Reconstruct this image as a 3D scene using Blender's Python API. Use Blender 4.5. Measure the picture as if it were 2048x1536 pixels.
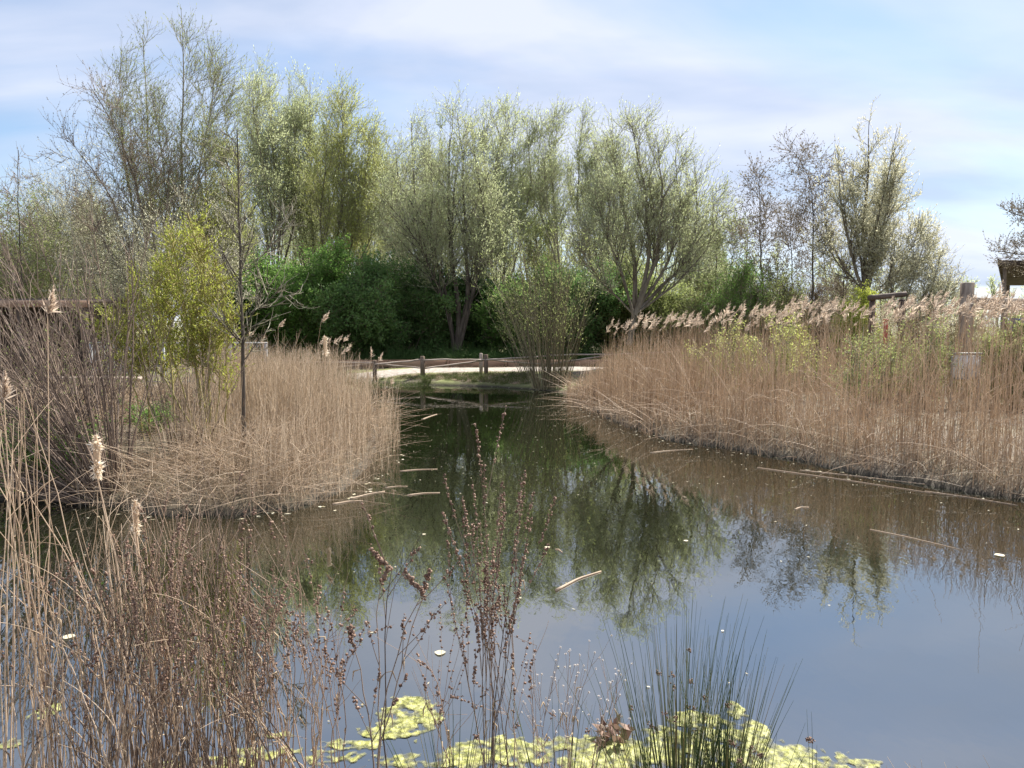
import bpy, math
import numpy as np
from mathutils import Vector

for o in list(bpy.data.objects):
    bpy.data.objects.remove(o)
S = bpy.context.scene
COL = S.collection
R = math.radians

# ------------------------------------------------------------------ camera
F = 1539.0                      # focal length in pixels of a 2048 wide frame
HZ = 655.0                      # row of the horizon
CAMZ = 2.0
PITCH = math.atan((768 - HZ) / F)
cam_d = bpy.data.cameras.new("camera")
cam_d.sensor_width = 36.0
cam_d.lens = F / 2048 * 36
cam_d.clip_end = 5000
cam_d.clip_start = 0.05
cam = bpy.data.objects.new("camera", cam_d)
COL.objects.link(cam)
cam.location = (0, 0, CAMZ)
cam.rotation_euler = (math.pi / 2 - PITCH, 0, 0)
S.camera = cam

# ------------------------------------------------------------------ light
SUN_EL, SUN_AZ = R(46), R(42)    # azimuth from +Y towards +X
SUN_STRENGTH, SKY_STRENGTH, CLOUD = 5.0, 0.076, 1.0
S.view_settings.view_transform = 'Standard'
S.view_settings.look = 'None'
S.view_settings.gamma = 1
S.view_settings.exposure = 1.15
S.view_settings.use_curve_mapping = False
sd = bpy.data.lights.new("sun", 'SUN')
sd.energy = SUN_STRENGTH
sd.angle = R(0.5)
sd.color = (1.0, 0.94, 0.84)
sun = bpy.data.objects.new("sun", sd)
COL.objects.link(sun)
sun.location = (10, 10, 30)
to_sun = Vector((math.sin(SUN_AZ) * math.cos(SUN_EL), math.cos(SUN_AZ) * math.cos(SUN_EL), math.sin(SUN_EL)))
sun.rotation_euler = to_sun.to_track_quat('Z', 'Y').to_euler()

world = bpy.data.worlds.new("World")
S.world = world
world.use_nodes = True
wn, wl = world.node_tree.nodes, world.node_tree.links
wn.clear()
def N(nodes, typ, **kw):
    n = nodes.new(typ)
    for k, v in kw.items():
        if k.startswith('_'):
            setattr(n, k[1:], v)
        else:
            n.inputs[k.replace('__', ' ')].default_value = v
    return n
wout = wn.new('ShaderNodeOutputWorld')
bg = wn.new('ShaderNodeBackground'); bg.inputs['Strength'].default_value = SKY_STRENGTH
sky = wn.new('ShaderNodeTexSky'); sky.sky_type = 'NISHITA'; sky.sun_disc = False
sky.sun_elevation = SUN_EL; sky.sun_rotation = SUN_AZ
sky.air_density = 1.0; sky.dust_density = 0.15; sky.ozone_density = 2.0
# thin cloud sheet: direction projected on a plane high above
tc = wn.new('ShaderNodeTexCoord')
sep = wn.new('ShaderNodeSeparateXYZ'); wl.new(tc.outputs['Generated'], sep.inputs[0])
def math_node(nodes, links, op, a, b=None):
    m = nodes.new('ShaderNodeMath'); m.operation = op
    for i, v in enumerate((a, b)):
        if v is None: continue
        if isinstance(v, (int, float)): m.inputs[i].default_value = v
        else: links.new(v, m.inputs[i])
    return m.outputs[0]
zz = math_node(wn, wl, 'ADD', math_node(wn, wl, 'MAXIMUM', sep.outputs[2], 0.0), 0.22)
cx_ = math_node(wn, wl, 'DIVIDE', sep.outputs[0], zz)
cy_ = math_node(wn, wl, 'DIVIDE', sep.outputs[1], zz)
comb = wn.new('ShaderNodeCombineXYZ'); wl.new(cx_, comb.inputs[0]); wl.new(cy_, comb.inputs[1])
mp = wn.new('ShaderNodeMapping'); wl.new(comb.outputs[0], mp.inputs[0])
mp.inputs['Rotation'].default_value = (0, 0, R(25)); mp.inputs['Scale'].default_value = (0.75, 1.5, 1)
mp.inputs['Location'].default_value = (5.6, 2.2, 0)
nz = N(wn, 'ShaderNodeTexNoise', Scale=0.8, Detail=6.0, Roughness=0.5, Distortion=0.5); wl.new(mp.outputs[0], nz.inputs['Vector'])
cr = wn.new('ShaderNodeValToRGB'); wl.new(nz.outputs['Fac'], cr.inputs[0])
cr.color_ramp.elements[0].position = 0.30; cr.color_ramp.elements[0].color = (0.05,) * 3 + (1,)
cr.color_ramp.elements[1].position = 0.54; cr.color_ramp.elements[1].color = (0.92,) * 3 + (1,)
mix = wn.new('ShaderNodeMixRGB'); wl.new(cr.outputs[0], mix.inputs[0])
wl.new(sky.outputs[0], mix.inputs[1])
nz2 = N(wn, 'ShaderNodeTexNoise', Scale=1.5, Detail=5.0, Roughness=0.5, Distortion=0.25); wl.new(mp.outputs[0], nz2.inputs['Vector'])
c2_ = wn.new('ShaderNodeValToRGB'); wl.new(nz2.outputs['Fac'], c2_.inputs[0])
c2_.color_ramp.elements[0].position = .34; c2_.color_ramp.elements[0].color = (.50, .59, .78, 1)
c2_.color_ramp.elements[1].position = .60; c2_.color_ramp.elements[1].color = (.76, .80, .93, 1)
sc_ = wn.new('ShaderNodeVectorMath'); sc_.operation = 'SCALE'; sc_.inputs['Scale'].default_value = 6.9 * CLOUD; wl.new(c2_.outputs[0], sc_.inputs[0]); wl.new(sc_.outputs[0], mix.inputs[2])
wl.new(mix.outputs[0], bg.inputs[0]); wl.new(bg.outputs[0], wout.inputs[0])

# ------------------------------------------------------------------ helpers
rng = np.random.default_rng(7)
def P(px, py, D):
    u = (px - 1024) / F; v = (768 - py) / F
    c, s = math.cos(PITCH), math.sin(PITCH)
    dy = c + v * s; dz = -s + v * c
    k = D / dy
    return np.array([u * k, D, CAMZ + dz * k])
def W(px, py, z=0.0):
    u = (px - 1024) / F; v = (768 - py) / F
    c, s = math.cos(PITCH), math.sin(PITCH)
    dy = c + v * s; dz = -s + v * c
    k = (z - CAMZ) / dz
    return np.array([u * k, dy * k, z])
def nrm(a):
    return a / np.maximum(np.linalg.norm(a, axis=-1, keepdims=True), 1e-9)
def rvec(n, r=None):
    return nrm((r or rng).normal(size=(n, 3)))

class Geo:
    def __init__(s): s.V = []; s.F = []; s.M = []; s.n = 0
    def add(s, v, f, m=0):
        if len(v) == 0: return
        s.V.append(v); s.F.append(f + s.n); s.M.append(np.full(len(f), m)); s.n += len(v)
    def tubes(s, Pth, rad, sides=3, m=0, cap=False):
        if len(Pth) == 0: return
        if cap:
            Pth = np.concatenate([Pth[:, :1], Pth, Pth[:, -1:]], 1)
            rad = np.concatenate([rad[:, :1] * .02, rad, rad[:, -1:] * .02], 1)
        n, K, _ = Pth.shape
        T = nrm(np.gradient(Pth, axis=1))
        if cap: T[:, 0] = T[:, 1]; T[:, -1] = T[:, -2]
        mean = nrm(Pth[:, -1] - Pth[:, 0])
        ref = nrm(np.cross(mean, rvec(n)))[:, None, :]
        n1 = nrm(np.cross(T, ref)); n2 = np.cross(T, n1)
        a = np.arange(sides) * 2 * math.pi / sides
        v = Pth[:, :, None, :] + rad[:, :, None, None] * (np.cos(a)[None, None, :, None] * n1[:, :, None, :] + np.sin(a)[None, None, :, None] * n2[:, :, None, :])
        base = (np.arange(n) * K * sides)[:, None, None] + (np.arange(K - 1) * sides)[None, :, None]
        j = np.arange(sides)[None, None, :]; j2 = (j + 1) % sides
        f = np.stack([base + j, base + j2, base + j2 + sides, base + j + sides], -1).reshape(-1, 4)
        s.add(v.reshape(-1, 3), f, m)
    def leaves(s, pos, d, L, Wd, m=0, r=None):
        n = len(pos)
        if n == 0: return
        side = nrm(np.cross(d, rvec(n, r)))
        L = np.broadcast_to(L, (n,))[:, None]; Wd = np.broadcast_to(Wd, (n,))[:, None]
        mid = pos + d * L * .45
        v = np.stack([pos, mid + side * Wd * .5, pos + d * L, mid - side * Wd * .5], 1).reshape(-1, 3)
        s.add(v, np.arange(n * 4).reshape(-1, 4), m)
    def cubes(s, pos, size, m=0):
        n = len(pos)
        if n == 0: return
        a = rvec(n); b = nrm(np.cross(a, rvec(n))); c = np.cross(a, b)
        sz = np.broadcast_to(size, (n,))[:, None] * .5
        cs = [(i, j, k) for i in (-1, 1) for j in (-1, 1) for k in (-1, 1)]
        v = np.stack([pos + sz * (a * i * 1.35 + b * j + c * k * .8) for i, j, k in cs], 1).reshape(-1, 3)
        q = np.array([(0, 1, 3, 2), (4, 6, 7, 5), (0, 4, 5, 1), (2, 3, 7, 6), (0, 2, 6, 4), (1, 5, 7, 3)])
        s.add(v, (np.arange(n) * 8)[:, None, None] + q[None], m) if False else s.add(v, ((np.arange(n) * 8)[:, None, None] + q[None]).reshape(-1, 4), m)
    def box(s, c, size, m=0, rz=0.0, bev=0.012, rx=0.0):
        """box with chamfered edges made from a 3-ring stack"""
        x, y, z = [t / 2 for t in size]
        b = min(bev, x * .4, y * .4, z * .4)
        rings = [(-z, b), (-z + b, 0), (z - b, 0), (z, b)]
        vs = []
        for zz_, ins in rings:
            for (sx, sy) in ((-1, -1), (1, -1), (1, 1), (-1, 1)):
                vs.append((sx * (x - ins), sy * (y - ins), zz_))
        v = np.array(vs)
        f = [(k * 4 + i, k * 4 + (i + 1) % 4, k * 4 + 4 + (i + 1) % 4, k * 4 + 4 + i) for k in range(3) for i in range(4)]
        f += [(3, 2, 1, 0), (12, 13, 14, 15)]
        cxr, sxr = math.cos(rx), math.sin(rx)
        v = np.stack([v[:, 0], v[:, 1] * cxr - v[:, 2] * sxr, v[:, 1] * sxr + v[:, 2] * cxr], -1)
        cz, sz = math.cos(rz), math.sin(rz)
        v = np.stack([v[:, 0] * cz - v[:, 1] * sz, v[:, 0] * sz + v[:, 1] * cz, v[:, 2]], -1) + np.asarray(c)
        s.add(v, np.array(f), m)
    def build(s, name, mats, parent=None, smooth=False):
        V = np.concatenate(s.V).astype(np.float32); Fq = np.concatenate(s.F).astype(np.int32); M = np.concatenate(s.M).astype(np.int32)
        me = bpy.data.meshes.new(name)
        me.vertices.add(len(V)); me.vertices.foreach_set('co', V.ravel())
        me.loops.add(len(Fq) * 4); me.loops.foreach_set('vertex_index', Fq.ravel())
        me.polygons.add(len(Fq)); me.polygons.foreach_set('loop_start', np.arange(len(Fq), dtype=np.int32) * 4)
        me.polygons.foreach_set('loop_total', np.full(len(Fq), 4, dtype=np.int32))
        if not isinstance(mats, (list, tuple)): mats = [mats]
        for m in mats: me.materials.append(m)
        me.polygons.foreach_set('material_index', M)
        if smooth: me.polygons.foreach_set('use_smooth', np.ones(len(Fq), dtype=bool))
        me.update(calc_edges=True)
        o = bpy.data.objects.new(name, me); COL.objects.link(o)
        if parent is not None:
            o.parent = parent
            o.matrix_parent_inverse = parent.matrix_basis.inverted()
        return o

def empty(name, loc):
    o = bpy.data.objects.new(name, None); COL.objects.link(o)
    o.location = [float(t) for t in loc]; o.empty_display_size = .2
    bpy_mw = o.matrix_basis
    return o
def tag(o, label=None, cat=None, group=None, kind=None):
    if label: o['label'] = label
    if cat: o['category'] = cat
    if group: o['group'] = group
    if kind: o['kind'] = kind
    return o

# ------------------------------------------------------------------ materials
def new_mat(name):
    m = bpy.data.materials.new(name); m.use_nodes = True
    m.node_tree.nodes.clear()
    return m, m.node_tree.nodes, m.node_tree.links
def ramp(nodes, cols):
    c = nodes.new('ShaderNodeValToRGB'); e = c.color_ramp.elements
    while len(e) < len(cols): e.new(0.5)
    for i, col in enumerate(cols):
        e[i].position = i / (len(cols) - 1); e[i].color = (*col, 1)
    return c
def mat_leaf(name, cols, trans=0.45, rough=0.6, clump=0.0, clump_scale=0.6):
    """blade / leaf / stem: colour differs per leaf and in clumps, light passes through"""
    m, n, l = new_mat(name)
    g = n.new('ShaderNodeNewGeometry'); cr = ramp(n, cols)
    if clump:
        t = n.new('ShaderNodeTexCoord'); nz = N(n, 'ShaderNodeTexNoise', Scale=clump_scale, Detail=2.0); l.new(t.outputs['Object'], nz.inputs['Vector'])
        a = math_node(n, l, 'MULTIPLY', g.outputs['Random Per Island'], 1 - clump)
        b = math_node(n, l, 'MULTIPLY', math_node(n, l, 'SUBTRACT', nz.outputs['Fac'], 0.25), clump * 2)
        f = math_node(n, l, 'ADD', a, b); l.new(f, cr.inputs[0])
    else:
        l.new(g.outputs['Random Per Island'], cr.inputs[0])
    pb = n.new('ShaderNodeBsdfPrincipled'); pb.inputs['Roughness'].default_value = rough
    pb.inputs['Specular IOR Level'].default_value = 0.25
    l.new(cr.outputs[0], pb.inputs['Base Color'])
    out = n.new('ShaderNodeOutputMaterial')
    if trans:
        tr = n.new('ShaderNodeBsdfTranslucent'); l.new(cr.outputs[0], tr.inputs[0])
        mx = n.new('ShaderNodeMixShader'); mx.inputs[0].default_value = trans
        l.new(pb.outputs[0], mx.inputs[1]); l.new(tr.outputs[0], mx.inputs[2]); l.new(mx.outputs[0], out.inputs[0])
    else:
        l.new(pb.outputs[0], out.inputs[0])
    return m
def mat_noise(name, cols, scale=8.0, rough=0.8, bump=0.3, stretch=(1, 1, 1), detail=6.0, spec=0.3, metal=0.0, dist=0.01):
    m, n, l = new_mat(name)
    t = n.new('ShaderNodeTexCoord'); mpn = n.new('ShaderNodeMapping'); mpn.inputs['Scale'].default_value = stretch
    l.new(t.outputs['Object'], mpn.inputs[0])
    nz = N(n, 'ShaderNodeTexNoise', Scale=scale, Detail=detail, Roughness=0.65); l.new(mpn.outputs[0], nz.inputs['Vector'])
    cr = ramp(n, cols); l.new(nz.outputs['Fac'], cr.inputs[0])
    e = cr.color_ramp.elements
    for i in range(len(e)): e[i].position = 0.3 + 0.4 * i / (len(e) - 1)
    pb = n.new('ShaderNodeBsdfPrincipled'); pb.inputs['Roughness'].default_value = rough
    pb.inputs['Specular IOR Level'].default_value = spec; pb.inputs['Metallic'].default_value = metal
    l.new(cr.outputs[0], pb.inputs['Base Color'])
    if bump:
        b = N(n, 'ShaderNodeBump', Strength=bump, Distance=dist); l.new(nz.outputs['Fac'], b.inputs['Height']); l.new(b.outputs[0], pb.inputs['Normal'])
    out = n.new('ShaderNodeOutputMaterial'); l.new(pb.outputs[0], out.inputs[0])
    return m

M = {}
M['bark'] = mat_noise('bark_grey_brown', [(.07, .055, .04), (.16, .135, .10), (.24, .21, .17)], 6, .9, .5, (1, 1, .25))
M['bark_pale'] = mat_noise('bark_pale_olive', [(.14, .13, .09), (.25, .235, .18), (.36, .34, .27)], 6, .9, .5, (1, 1, .25))
M['bark_dark'] = mat_noise('bark_dark', [(.03, .025, .02), (.08, .065, .05), (.13, .11, .09)], 8, .9, .5, (1, 1, .25))
M['twig'] = mat_leaf('twig_olive', [(.20, .19, .13), (.34, .32, .23), (.46, .43, .33)], .2)
M['twig_brown'] = mat_leaf('twig_brown', [(.15, .11, .08), (.28, .215, .16), (.40, .32, .25)], .15)
M['twig_dark'] = mat_leaf('twig_dark_olive', [(.09, .075, .045), (.18, .155, .09), (.28, .245, .15)], .1)
M['dead_dark'] = mat_leaf('dead_stem_dark_brown', [(.10, .07, .055), (.21, .155, .12), (.35, .27, .215)], .15)
M['twig_yellow'] = mat_leaf('twig_yellow_green', [(.22, .20, .06), (.33, .29, .10), (.42, .36, .15)], 0)
M['l_silver'] = mat_leaf('leaf_silver_willow', [(.38, .44, .20), (.53, .59, .32), (.66, .70, .46)], .62, clump=.3)
M['l_pale'] = mat_leaf('leaf_pale_catkin', [(.45, .44, .29), (.60, .59, .42), (.72, .71, .55)], .6, clump=.3)
M['l_yellow'] = mat_leaf('leaf_yellow_green', [(.34, .38, .10), (.47, .51, .17), (.60, .63, .28)], .6, clump=.3)
M['l_olive'] = mat_leaf('leaf_olive_green', [(.18, .23, .07), (.28, .33, .12), (.38, .42, .18)], .6, clump=.5)
M['l_green'] = mat_leaf('leaf_hawthorn_green', [(.09, .19, .04), (.17, .30, .07), (.27, .42, .13)], .55, clump=.6)
M['l_dgreen'] = mat_leaf('leaf_dark_green', [(.07, .14, .04), (.13, .23, .07), (.20, .32, .11)], .5, clump=.6)
M['l_bright'] = mat_leaf('leaf_bright_lime', [(.25, .30, .04), (.38, .43, .07), (.50, .54, .15)], .55, clump=.3)
M['l_bud'] = mat_leaf('bud_brown_grey', [(.16, .135, .10), (.25, .22, .16), (.34, .30, .22)], .3, clump=.3)
M['reed'] = mat_leaf('reed_straw', [(.34, .26, .18), (.52, .42, .31), (.68, .57, .44), (.80, .71, .58)], .45, clump=.2, clump_scale=.9)
M['reed_warm'] = mat_leaf('reed_warm_straw', [(.33, .235, .16), (.52, .395, .28), (.66, .53, .39), (.77, .66, .51)], .45, clump=.25, clump_scale=.5)
M['plume'] = mat_leaf('reed_plume', [(.44, .34, .26), (.58, .47, .37), (.72, .62, .51)], .55)
M['litter'] = mat_leaf('reed_litter', [(.22, .16, .11), (.40, .31, .21), (.58, .47, .34)], .3)
M['dead_red'] = mat_leaf('dead_stem_red_brown', [(.24, .165, .12), (.40, .29, .215), (.56, .43, .33)], .25)
M['dead_buff'] = mat_leaf('dead_stem_buff', [(.40, .30, .21), (.58, .45, .33), (.74, .62, .48)], .35)
M['seed'] = mat_leaf('seed_red_brown', [(.13, .075, .055), (.25, .155, .115), (.40, .28, .21)], .2)
M['fluff'] = mat_leaf('seed_fluff', [(.62, .48, .34), (.78, .68, .54), (.86, .80, .70)], .5)
M['white_seed'] = mat_leaf('white_seed_head', [(.45, .40, .38), (.70, .66, .62), (.85, .82, .80)], .3)
M['rush'] = mat_leaf('rush_green', [(.05, .09, .04), (.10, .15, .06), (.18, .22, .08), (.32, .25, .12)], .3)
M['grass'] = mat_leaf('grass_green', [(.08, .13, .03), (.16, .21, .06), (.30, .30, .12)], .45, clump=.4)
M['wood'] = mat_noise('weathered_timber', [(.12, .09, .07), (.26, .21, .17), (.40, .34, .28)], 5, .85, .4, (1, 1, .3))
M['wood_mid'] = mat_noise('brown_post_timber', [(.07, .05, .038), (.15, .11, .08), (.25, .19, .145)], 7, .9, .5, (1, 1, .3))
M['wood_rail'] = mat_noise('cleft_rail_timber', [(.20, .15, .12), (.38, .31, .26), (.55, .47, .40)], 4, .8, .4, (.3, 1, 1))
M['wood_red'] = mat_noise('edging_board', [(.20, .12, .08), (.32, .21, .15), (.40, .28, .21)], 4, .85, .3, (.2, 1, 1))
M['wood_dark'] = mat_noise('dark_timber', [(.05, .035, .03), (.10, .075, .06), (.17, .13, .11)], 5, .8, .3, (.3, 1, 1))
M['metal'] = mat_noise('galvanised_metal', [(.24, .25, .26), (.32, .33, .34), (.40, .41, .42)], 3, .45, .05, metal=.3)
M['white_paint'] = mat_noise('white_paint', [(.68, .70, .72), (.78, .80, .82)], 3, .5, .05)
M['red_paint'] = mat_noise('red_paint', [(.30, .03, .02), (.45, .06, .04)], 3, .5, .05)
M['glass_dark'] = mat_noise('dark_glass', [(.02, .03, .05), (.04, .06, .10)], 2, .08, 0, spec=.8)

# ------------------------------------------------------------------ pond outline
shore_px = [(-420, 985), (0, 1000), (200, 1012), (330, 1030), (480, 1032), (600, 1016), (675, 988), (722, 955), (745, 925), (760, 885),
            (755, 840), (742, 805), (735, 780), (700, 772), (640, 764), (700, 762), (800, 768), (900, 771), (1000, 774), (1080, 780), (1140, 788),
            (1160, 806), (1215, 838), (1340, 880), (1450, 897), (1560, 915), (1700, 946), (1900, 978), (2048, 1000), (2300, 1035)]
shore = [W(a, b)[:2] for a, b in shore_px]
shore += [np.array(t) for t in ((12, 7.5), (13, 4.6), (7, 3.1), (3.4, 3.2), (2.2, 3.2), (1.4, 3.15), (.6, 3.3), (-.4, 3.1), (-1.2, 3.3), (-2.2, 3.1), (-4, 3.2), (-8, 3.6), (-11, 5))]
POLY = np.array(shore)
def sdist(x, y):
    """signed distance to the waterline, positive on land"""
    sh = x.shape; p = np.stack([x.ravel(), y.ravel()], -1)
    best = np.full(len(p), 1e9); ins = np.zeros(len(p), bool)
    n = len(POLY)
    for i in range(n):
        a, b = POLY[i], POLY[(i + 1) % n]
        ab = b - a; t = np.clip(((p - a) @ ab) / (ab @ ab), 0, 1)
        best = np.minimum(best, np.linalg.norm(p - (a + t[:, None] * ab), axis=1))
        c = ((a[1] > p[:, 1]) != (b[1] > p[:, 1])) & (p[:, 0] < (b[0] - a[0]) * (p[:, 1] - a[1]) / (b[1] - a[1] + 1e-12) + a[0])
        ins ^= c
    return np.where(ins, -best, best).reshape(sh)
def vnoise(x, y, s=1.0, seed=0):
    r = 0
    for k, (fx, fy, ph) in enumerate(((1.0, .3, 0), (-.4, 1.1, 1.7), (2.1, -1.3, 4.1), (1.7, 2.3, 2.2), (-3.1, 2.2, .6), (4.3, 3.7, 5.2))):
        r = r + np.sin((x * fx + y * fy) * s + ph + seed * 1.37 + 1.3 * np.sin((x * fy - y * fx) * s * .7 + seed)) / (1 + k * .6)
    return r / 3.2
def ground_z(x, y):
    x = np.asarray(x, float); y = np.asarray(y, float)
    d = sdist(x, y)
    d = d + .10 * vnoise(x, y, 3.1)
    land = .03 + .34 * (1 - np.exp(-np.maximum(d, 0) / 1.3)) + .03 * vnoise(x, y, .9, 2)
    land = land + .010 * vnoise(x, y, 6.0, 4)
    bed = -.04 + np.maximum(d, -1.4) * .45
    z = np.where(d > 0, land, bed)
    far = np.clip((y - 60) / 400, 0, 1)
    mound = 1.3 * np.exp(-(((x - 17) / 5) ** 2 + ((y - 25) / 5) ** 2))
    return z + far * 2 + mound * (d > .5)

xs = np.unique(np.concatenate([np.linspace(-900, -60, 14), np.linspace(-60, -14, 40), np.linspace(-14, 14, 260), np.linspace(14, 60, 50), np.linspace(60, 900, 14)]))
ys = np.unique(np.concatenate([np.linspace(-60, 0, 10), np.linspace(0, 14, 180), np.linspace(14, 36, 160), np.linspace(36, 80, 30), np.linspace(80, 1600, 20)]))
X, Y = np.meshgrid(xs, ys)
Z = ground_z(X, Y)
g = Geo()
nx, ny = len(xs), len(ys)
ii = (np.arange(ny - 1)[:, None] * nx + np.arange(nx - 1)[None]).ravel()
g.add(np.stack([X.ravel(), Y.ravel(), Z.ravel()], -1), np.stack([ii, ii + 1, ii + 1 + nx, ii + nx], -1))
# ground material: moss, earth and dead litter
m, n, l = new_mat('ground_soil_and_moss')
t = n.new('ShaderNodeTexCoord')
n1 = N(n, 'ShaderNodeTexNoise', Scale=.8, Detail=5.0, Roughness=.6); l.new(t.outputs['Object'], n1.inputs['Vector'])
n2 = N(n, 'ShaderNodeTexNoise', Scale=14.0, Detail=6.0, Roughness=.75); l.new(t.outputs['Object'], n2.inputs['Vector'])
c1 = ramp(n, [(.06, .045, .03), (.13, .10, .07), (.30, .24, .17)]); l.new(n2.outputs['Fac'], c1.inputs[0])
c2 = ramp(n, [(.09, .11, .03), (.20, .22, .07), (.36, .34, .16)]); l.new(n2.outputs['Fac'], c2.inputs[0])
f1 = ramp(n, [(0, 0, 0), (1, 1, 1)]); f1.color_ramp.elements[0].position = .42; f1.color_ramp.elements[1].position = .58; l.new(n1.outputs['Fac'], f1.inputs[0])
sy = n.new('ShaderNodeSeparateXYZ'); l.new(t.outputs['Object'], sy.inputs[0])
my = n.new('ShaderNodeMapRange'); my.inputs['From Min'].default_value = 19; my.inputs['From Max'].default_value = 24; my.inputs['To Min'].default_value = .12; l.new(sy.outputs[1], my.inputs[0])
fm = math_node(n, l, 'MULTIPLY', f1.outputs[0], my.outputs[0])
mxx = n.new('ShaderNodeMixRGB'); l.new(fm, mxx.inputs[0]); l.new(c1.outputs[0], mxx.inputs[1]); l.new(c2.outputs[0], mxx.inputs[2])
sx = n.new('ShaderNodeSeparateXYZ'); l.new(t.outputs['Object'], sx.inputs[0])
wet = n.new('ShaderNodeMapRange'); wet.inputs['From Min'].default_value = .0; wet.inputs['From Max'].default_value = .14; l.new(sx.outputs[2], wet.inputs[0])
mw = n.new('ShaderNodeMixRGB'); l.new(wet.outputs[0], mw.inputs[0]); mw.inputs[1].default_value = (.035, .028, .018, 1); l.new(mxx.outputs[0], mw.inputs[2])
pb = n.new('ShaderNodeBsdfPrincipled'); pb.inputs['Roughness'].default_value = .9; l.new(mw.outputs[0], pb.inputs['Base Color'])
bp = N(n, 'ShaderNodeBump', Strength=.6, Distance=.04); l.new(n2.outputs['Fac'], bp.inputs['Height']); l.new(bp.outputs[0], pb.inputs['Normal'])
o = n.new('ShaderNodeOutputMaterial'); l.new(pb.outputs[0], o.inputs[0])
M['ground'] = m
tag(g.build('ground', m, smooth=True), kind='structure')

# water
m, n, l = new_mat('pond_water')
t = n.new('ShaderNodeTexCoord')
mpn = n.new('ShaderNodeMapping'); mpn.inputs['Scale'].default_value = (1, .55, 1); l.new(t.outputs['Object'], mpn.inputs[0])
a1 = N(n, 'ShaderNodeTexNoise', Scale=7.0, Detail=2.0, Roughness=.5, Distortion=.3); l.new(mpn.outputs[0], a1.inputs['Vector'])
a2 = N(n, 'ShaderNodeTexNoise', Scale=.35, Detail=2.0); l.new(t.outputs['Object'], a2.inputs['Vector'])
amp = n.new('ShaderNodeMapRange'); amp.inputs['From Min'].default_value = .4; amp.inputs['From Max'].default_value = .65
amp.inputs['To Min'].default_value = .25; amp.inputs['To Max'].default_value = 1.0; l.new(a2.outputs['Fac'], amp.inputs[0])
sxy = n.new('ShaderNodeSeparateXYZ'); l.new(t.outputs['Object'], sxy.inputs[0])
hh = math_node(n, l, 'MULTIPLY', a1.outputs['Fac'], amp.outputs[0])
bw = N(n, 'ShaderNodeBump', Strength=.10, Distance=.018); l.new(hh, bw.inputs['Height'])
murk = N(n, 'ShaderNodeTexNoise', Scale=.5, Detail=4.0); l.new(t.outputs['Object'], murk.inputs['Vector'])
mc = ramp(n, [(.004, .006, .002), (.012, .014, .006)]); l.new(murk.outputs['Fac'], mc.inputs[0])
df = n.new('ShaderNodeBsdfDiffuse'); l.new(mc.outputs[0], df.inputs[0])
gl = n.new('ShaderNodeBsdfGlossy'); gl.inputs['Roughness'].default_value = .015; l.new(bw.outputs[0], gl.inputs['Normal'])
gl.inputs['Color'].default_value = (.97, .97, .97, 1)
fr = n.new('ShaderNodeFresnel'); fr.inputs['IOR'].default_value = 4.6; l.new(bw.outputs[0], fr.inputs['Normal'])
mx = n.new('ShaderNodeMixShader'); l.new(fr.outputs[0], mx.inputs[0]); l.new(df.outputs[0], mx.inputs[1]); l.new(gl.outputs[0], mx.inputs[2])
o = n.new('ShaderNodeOutputMaterial'); l.new(mx.outputs[0], o.inputs[0])
g = Geo(); g.add(np.array([(-16, 2.6, 0), (16, 2.6, 0), (16, 30, 0), (-16, 30, 0)], float), np.array([[0, 1, 2, 3]]))
tag(g.build('pond_water', m), kind='structure')

# gravel path (strip draped on the ground)
def strip(pts, wid, lift, nseg=80):
    pts = np.array(pts, float)
    tt = np.linspace(0, len(pts) - 1, nseg); i = np.minimum(tt.astype(int), len(pts) - 2); fr_ = (tt - i)[:, None]
    p0 = pts[np.maximum(i - 1, 0)]; p1 = pts[i]; p2 = pts[i + 1]; p3 = pts[np.minimum(i + 2, len(pts) - 1)]
    c = .5 * (2 * p1 + (p2 - p0) * fr_ + (2 * p0 - 5 * p1 + 4 * p2 - p3) * fr_ ** 2 + (3 * p1 - p0 - 3 * p2 + p3) * fr_ ** 3)
    tg = nrm(np.gradient(c, axis=0)); nn = np.stack([-tg[:, 1], tg[:, 0]], -1)
    cols = []
    for k in np.linspace(-1, 1, 7):
        q = c + nn * (k * wid / 2 + .05 * vnoise(c[:, :1], c[:, 1:2], 4, k)[:, 0:1] * abs(k))
        z = ground_z(q[:, 0], q[:, 1]) + (lift if abs(k) < .99 else -.02)
        cols.append(np.column_stack([q, z]))
    v = np.stack(cols, 1)
    ns, kk = v.shape[:2]
    id_ = (np.arange(ns - 1)[:, None] * kk + np.arange(kk - 1)[None]).ravel()
    return v.reshape(-1, 3), np.stack([id_, id_ + 1, id_ + 1 + kk, id_ + kk], -1)
M['gravel'] = mat_noise('pale_gravel', [(.18, .155, .13), (.36, .32, .28), (.52, .48, .43)], 7, .95, .5, detail=12)
g = Geo(); v, f = strip([(-24, 13.5), (-15, 16.5), (-9.5, 21.5), (-6.5, 28), (-3, 30.2), (2, 30.3), (8, 30.6), (16, 32), (30, 36)], 2.3, .035, 160); g.add(v, f)
tag(g.build('gravel_path', M['gravel'], smooth=True), kind='structure')

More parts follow.
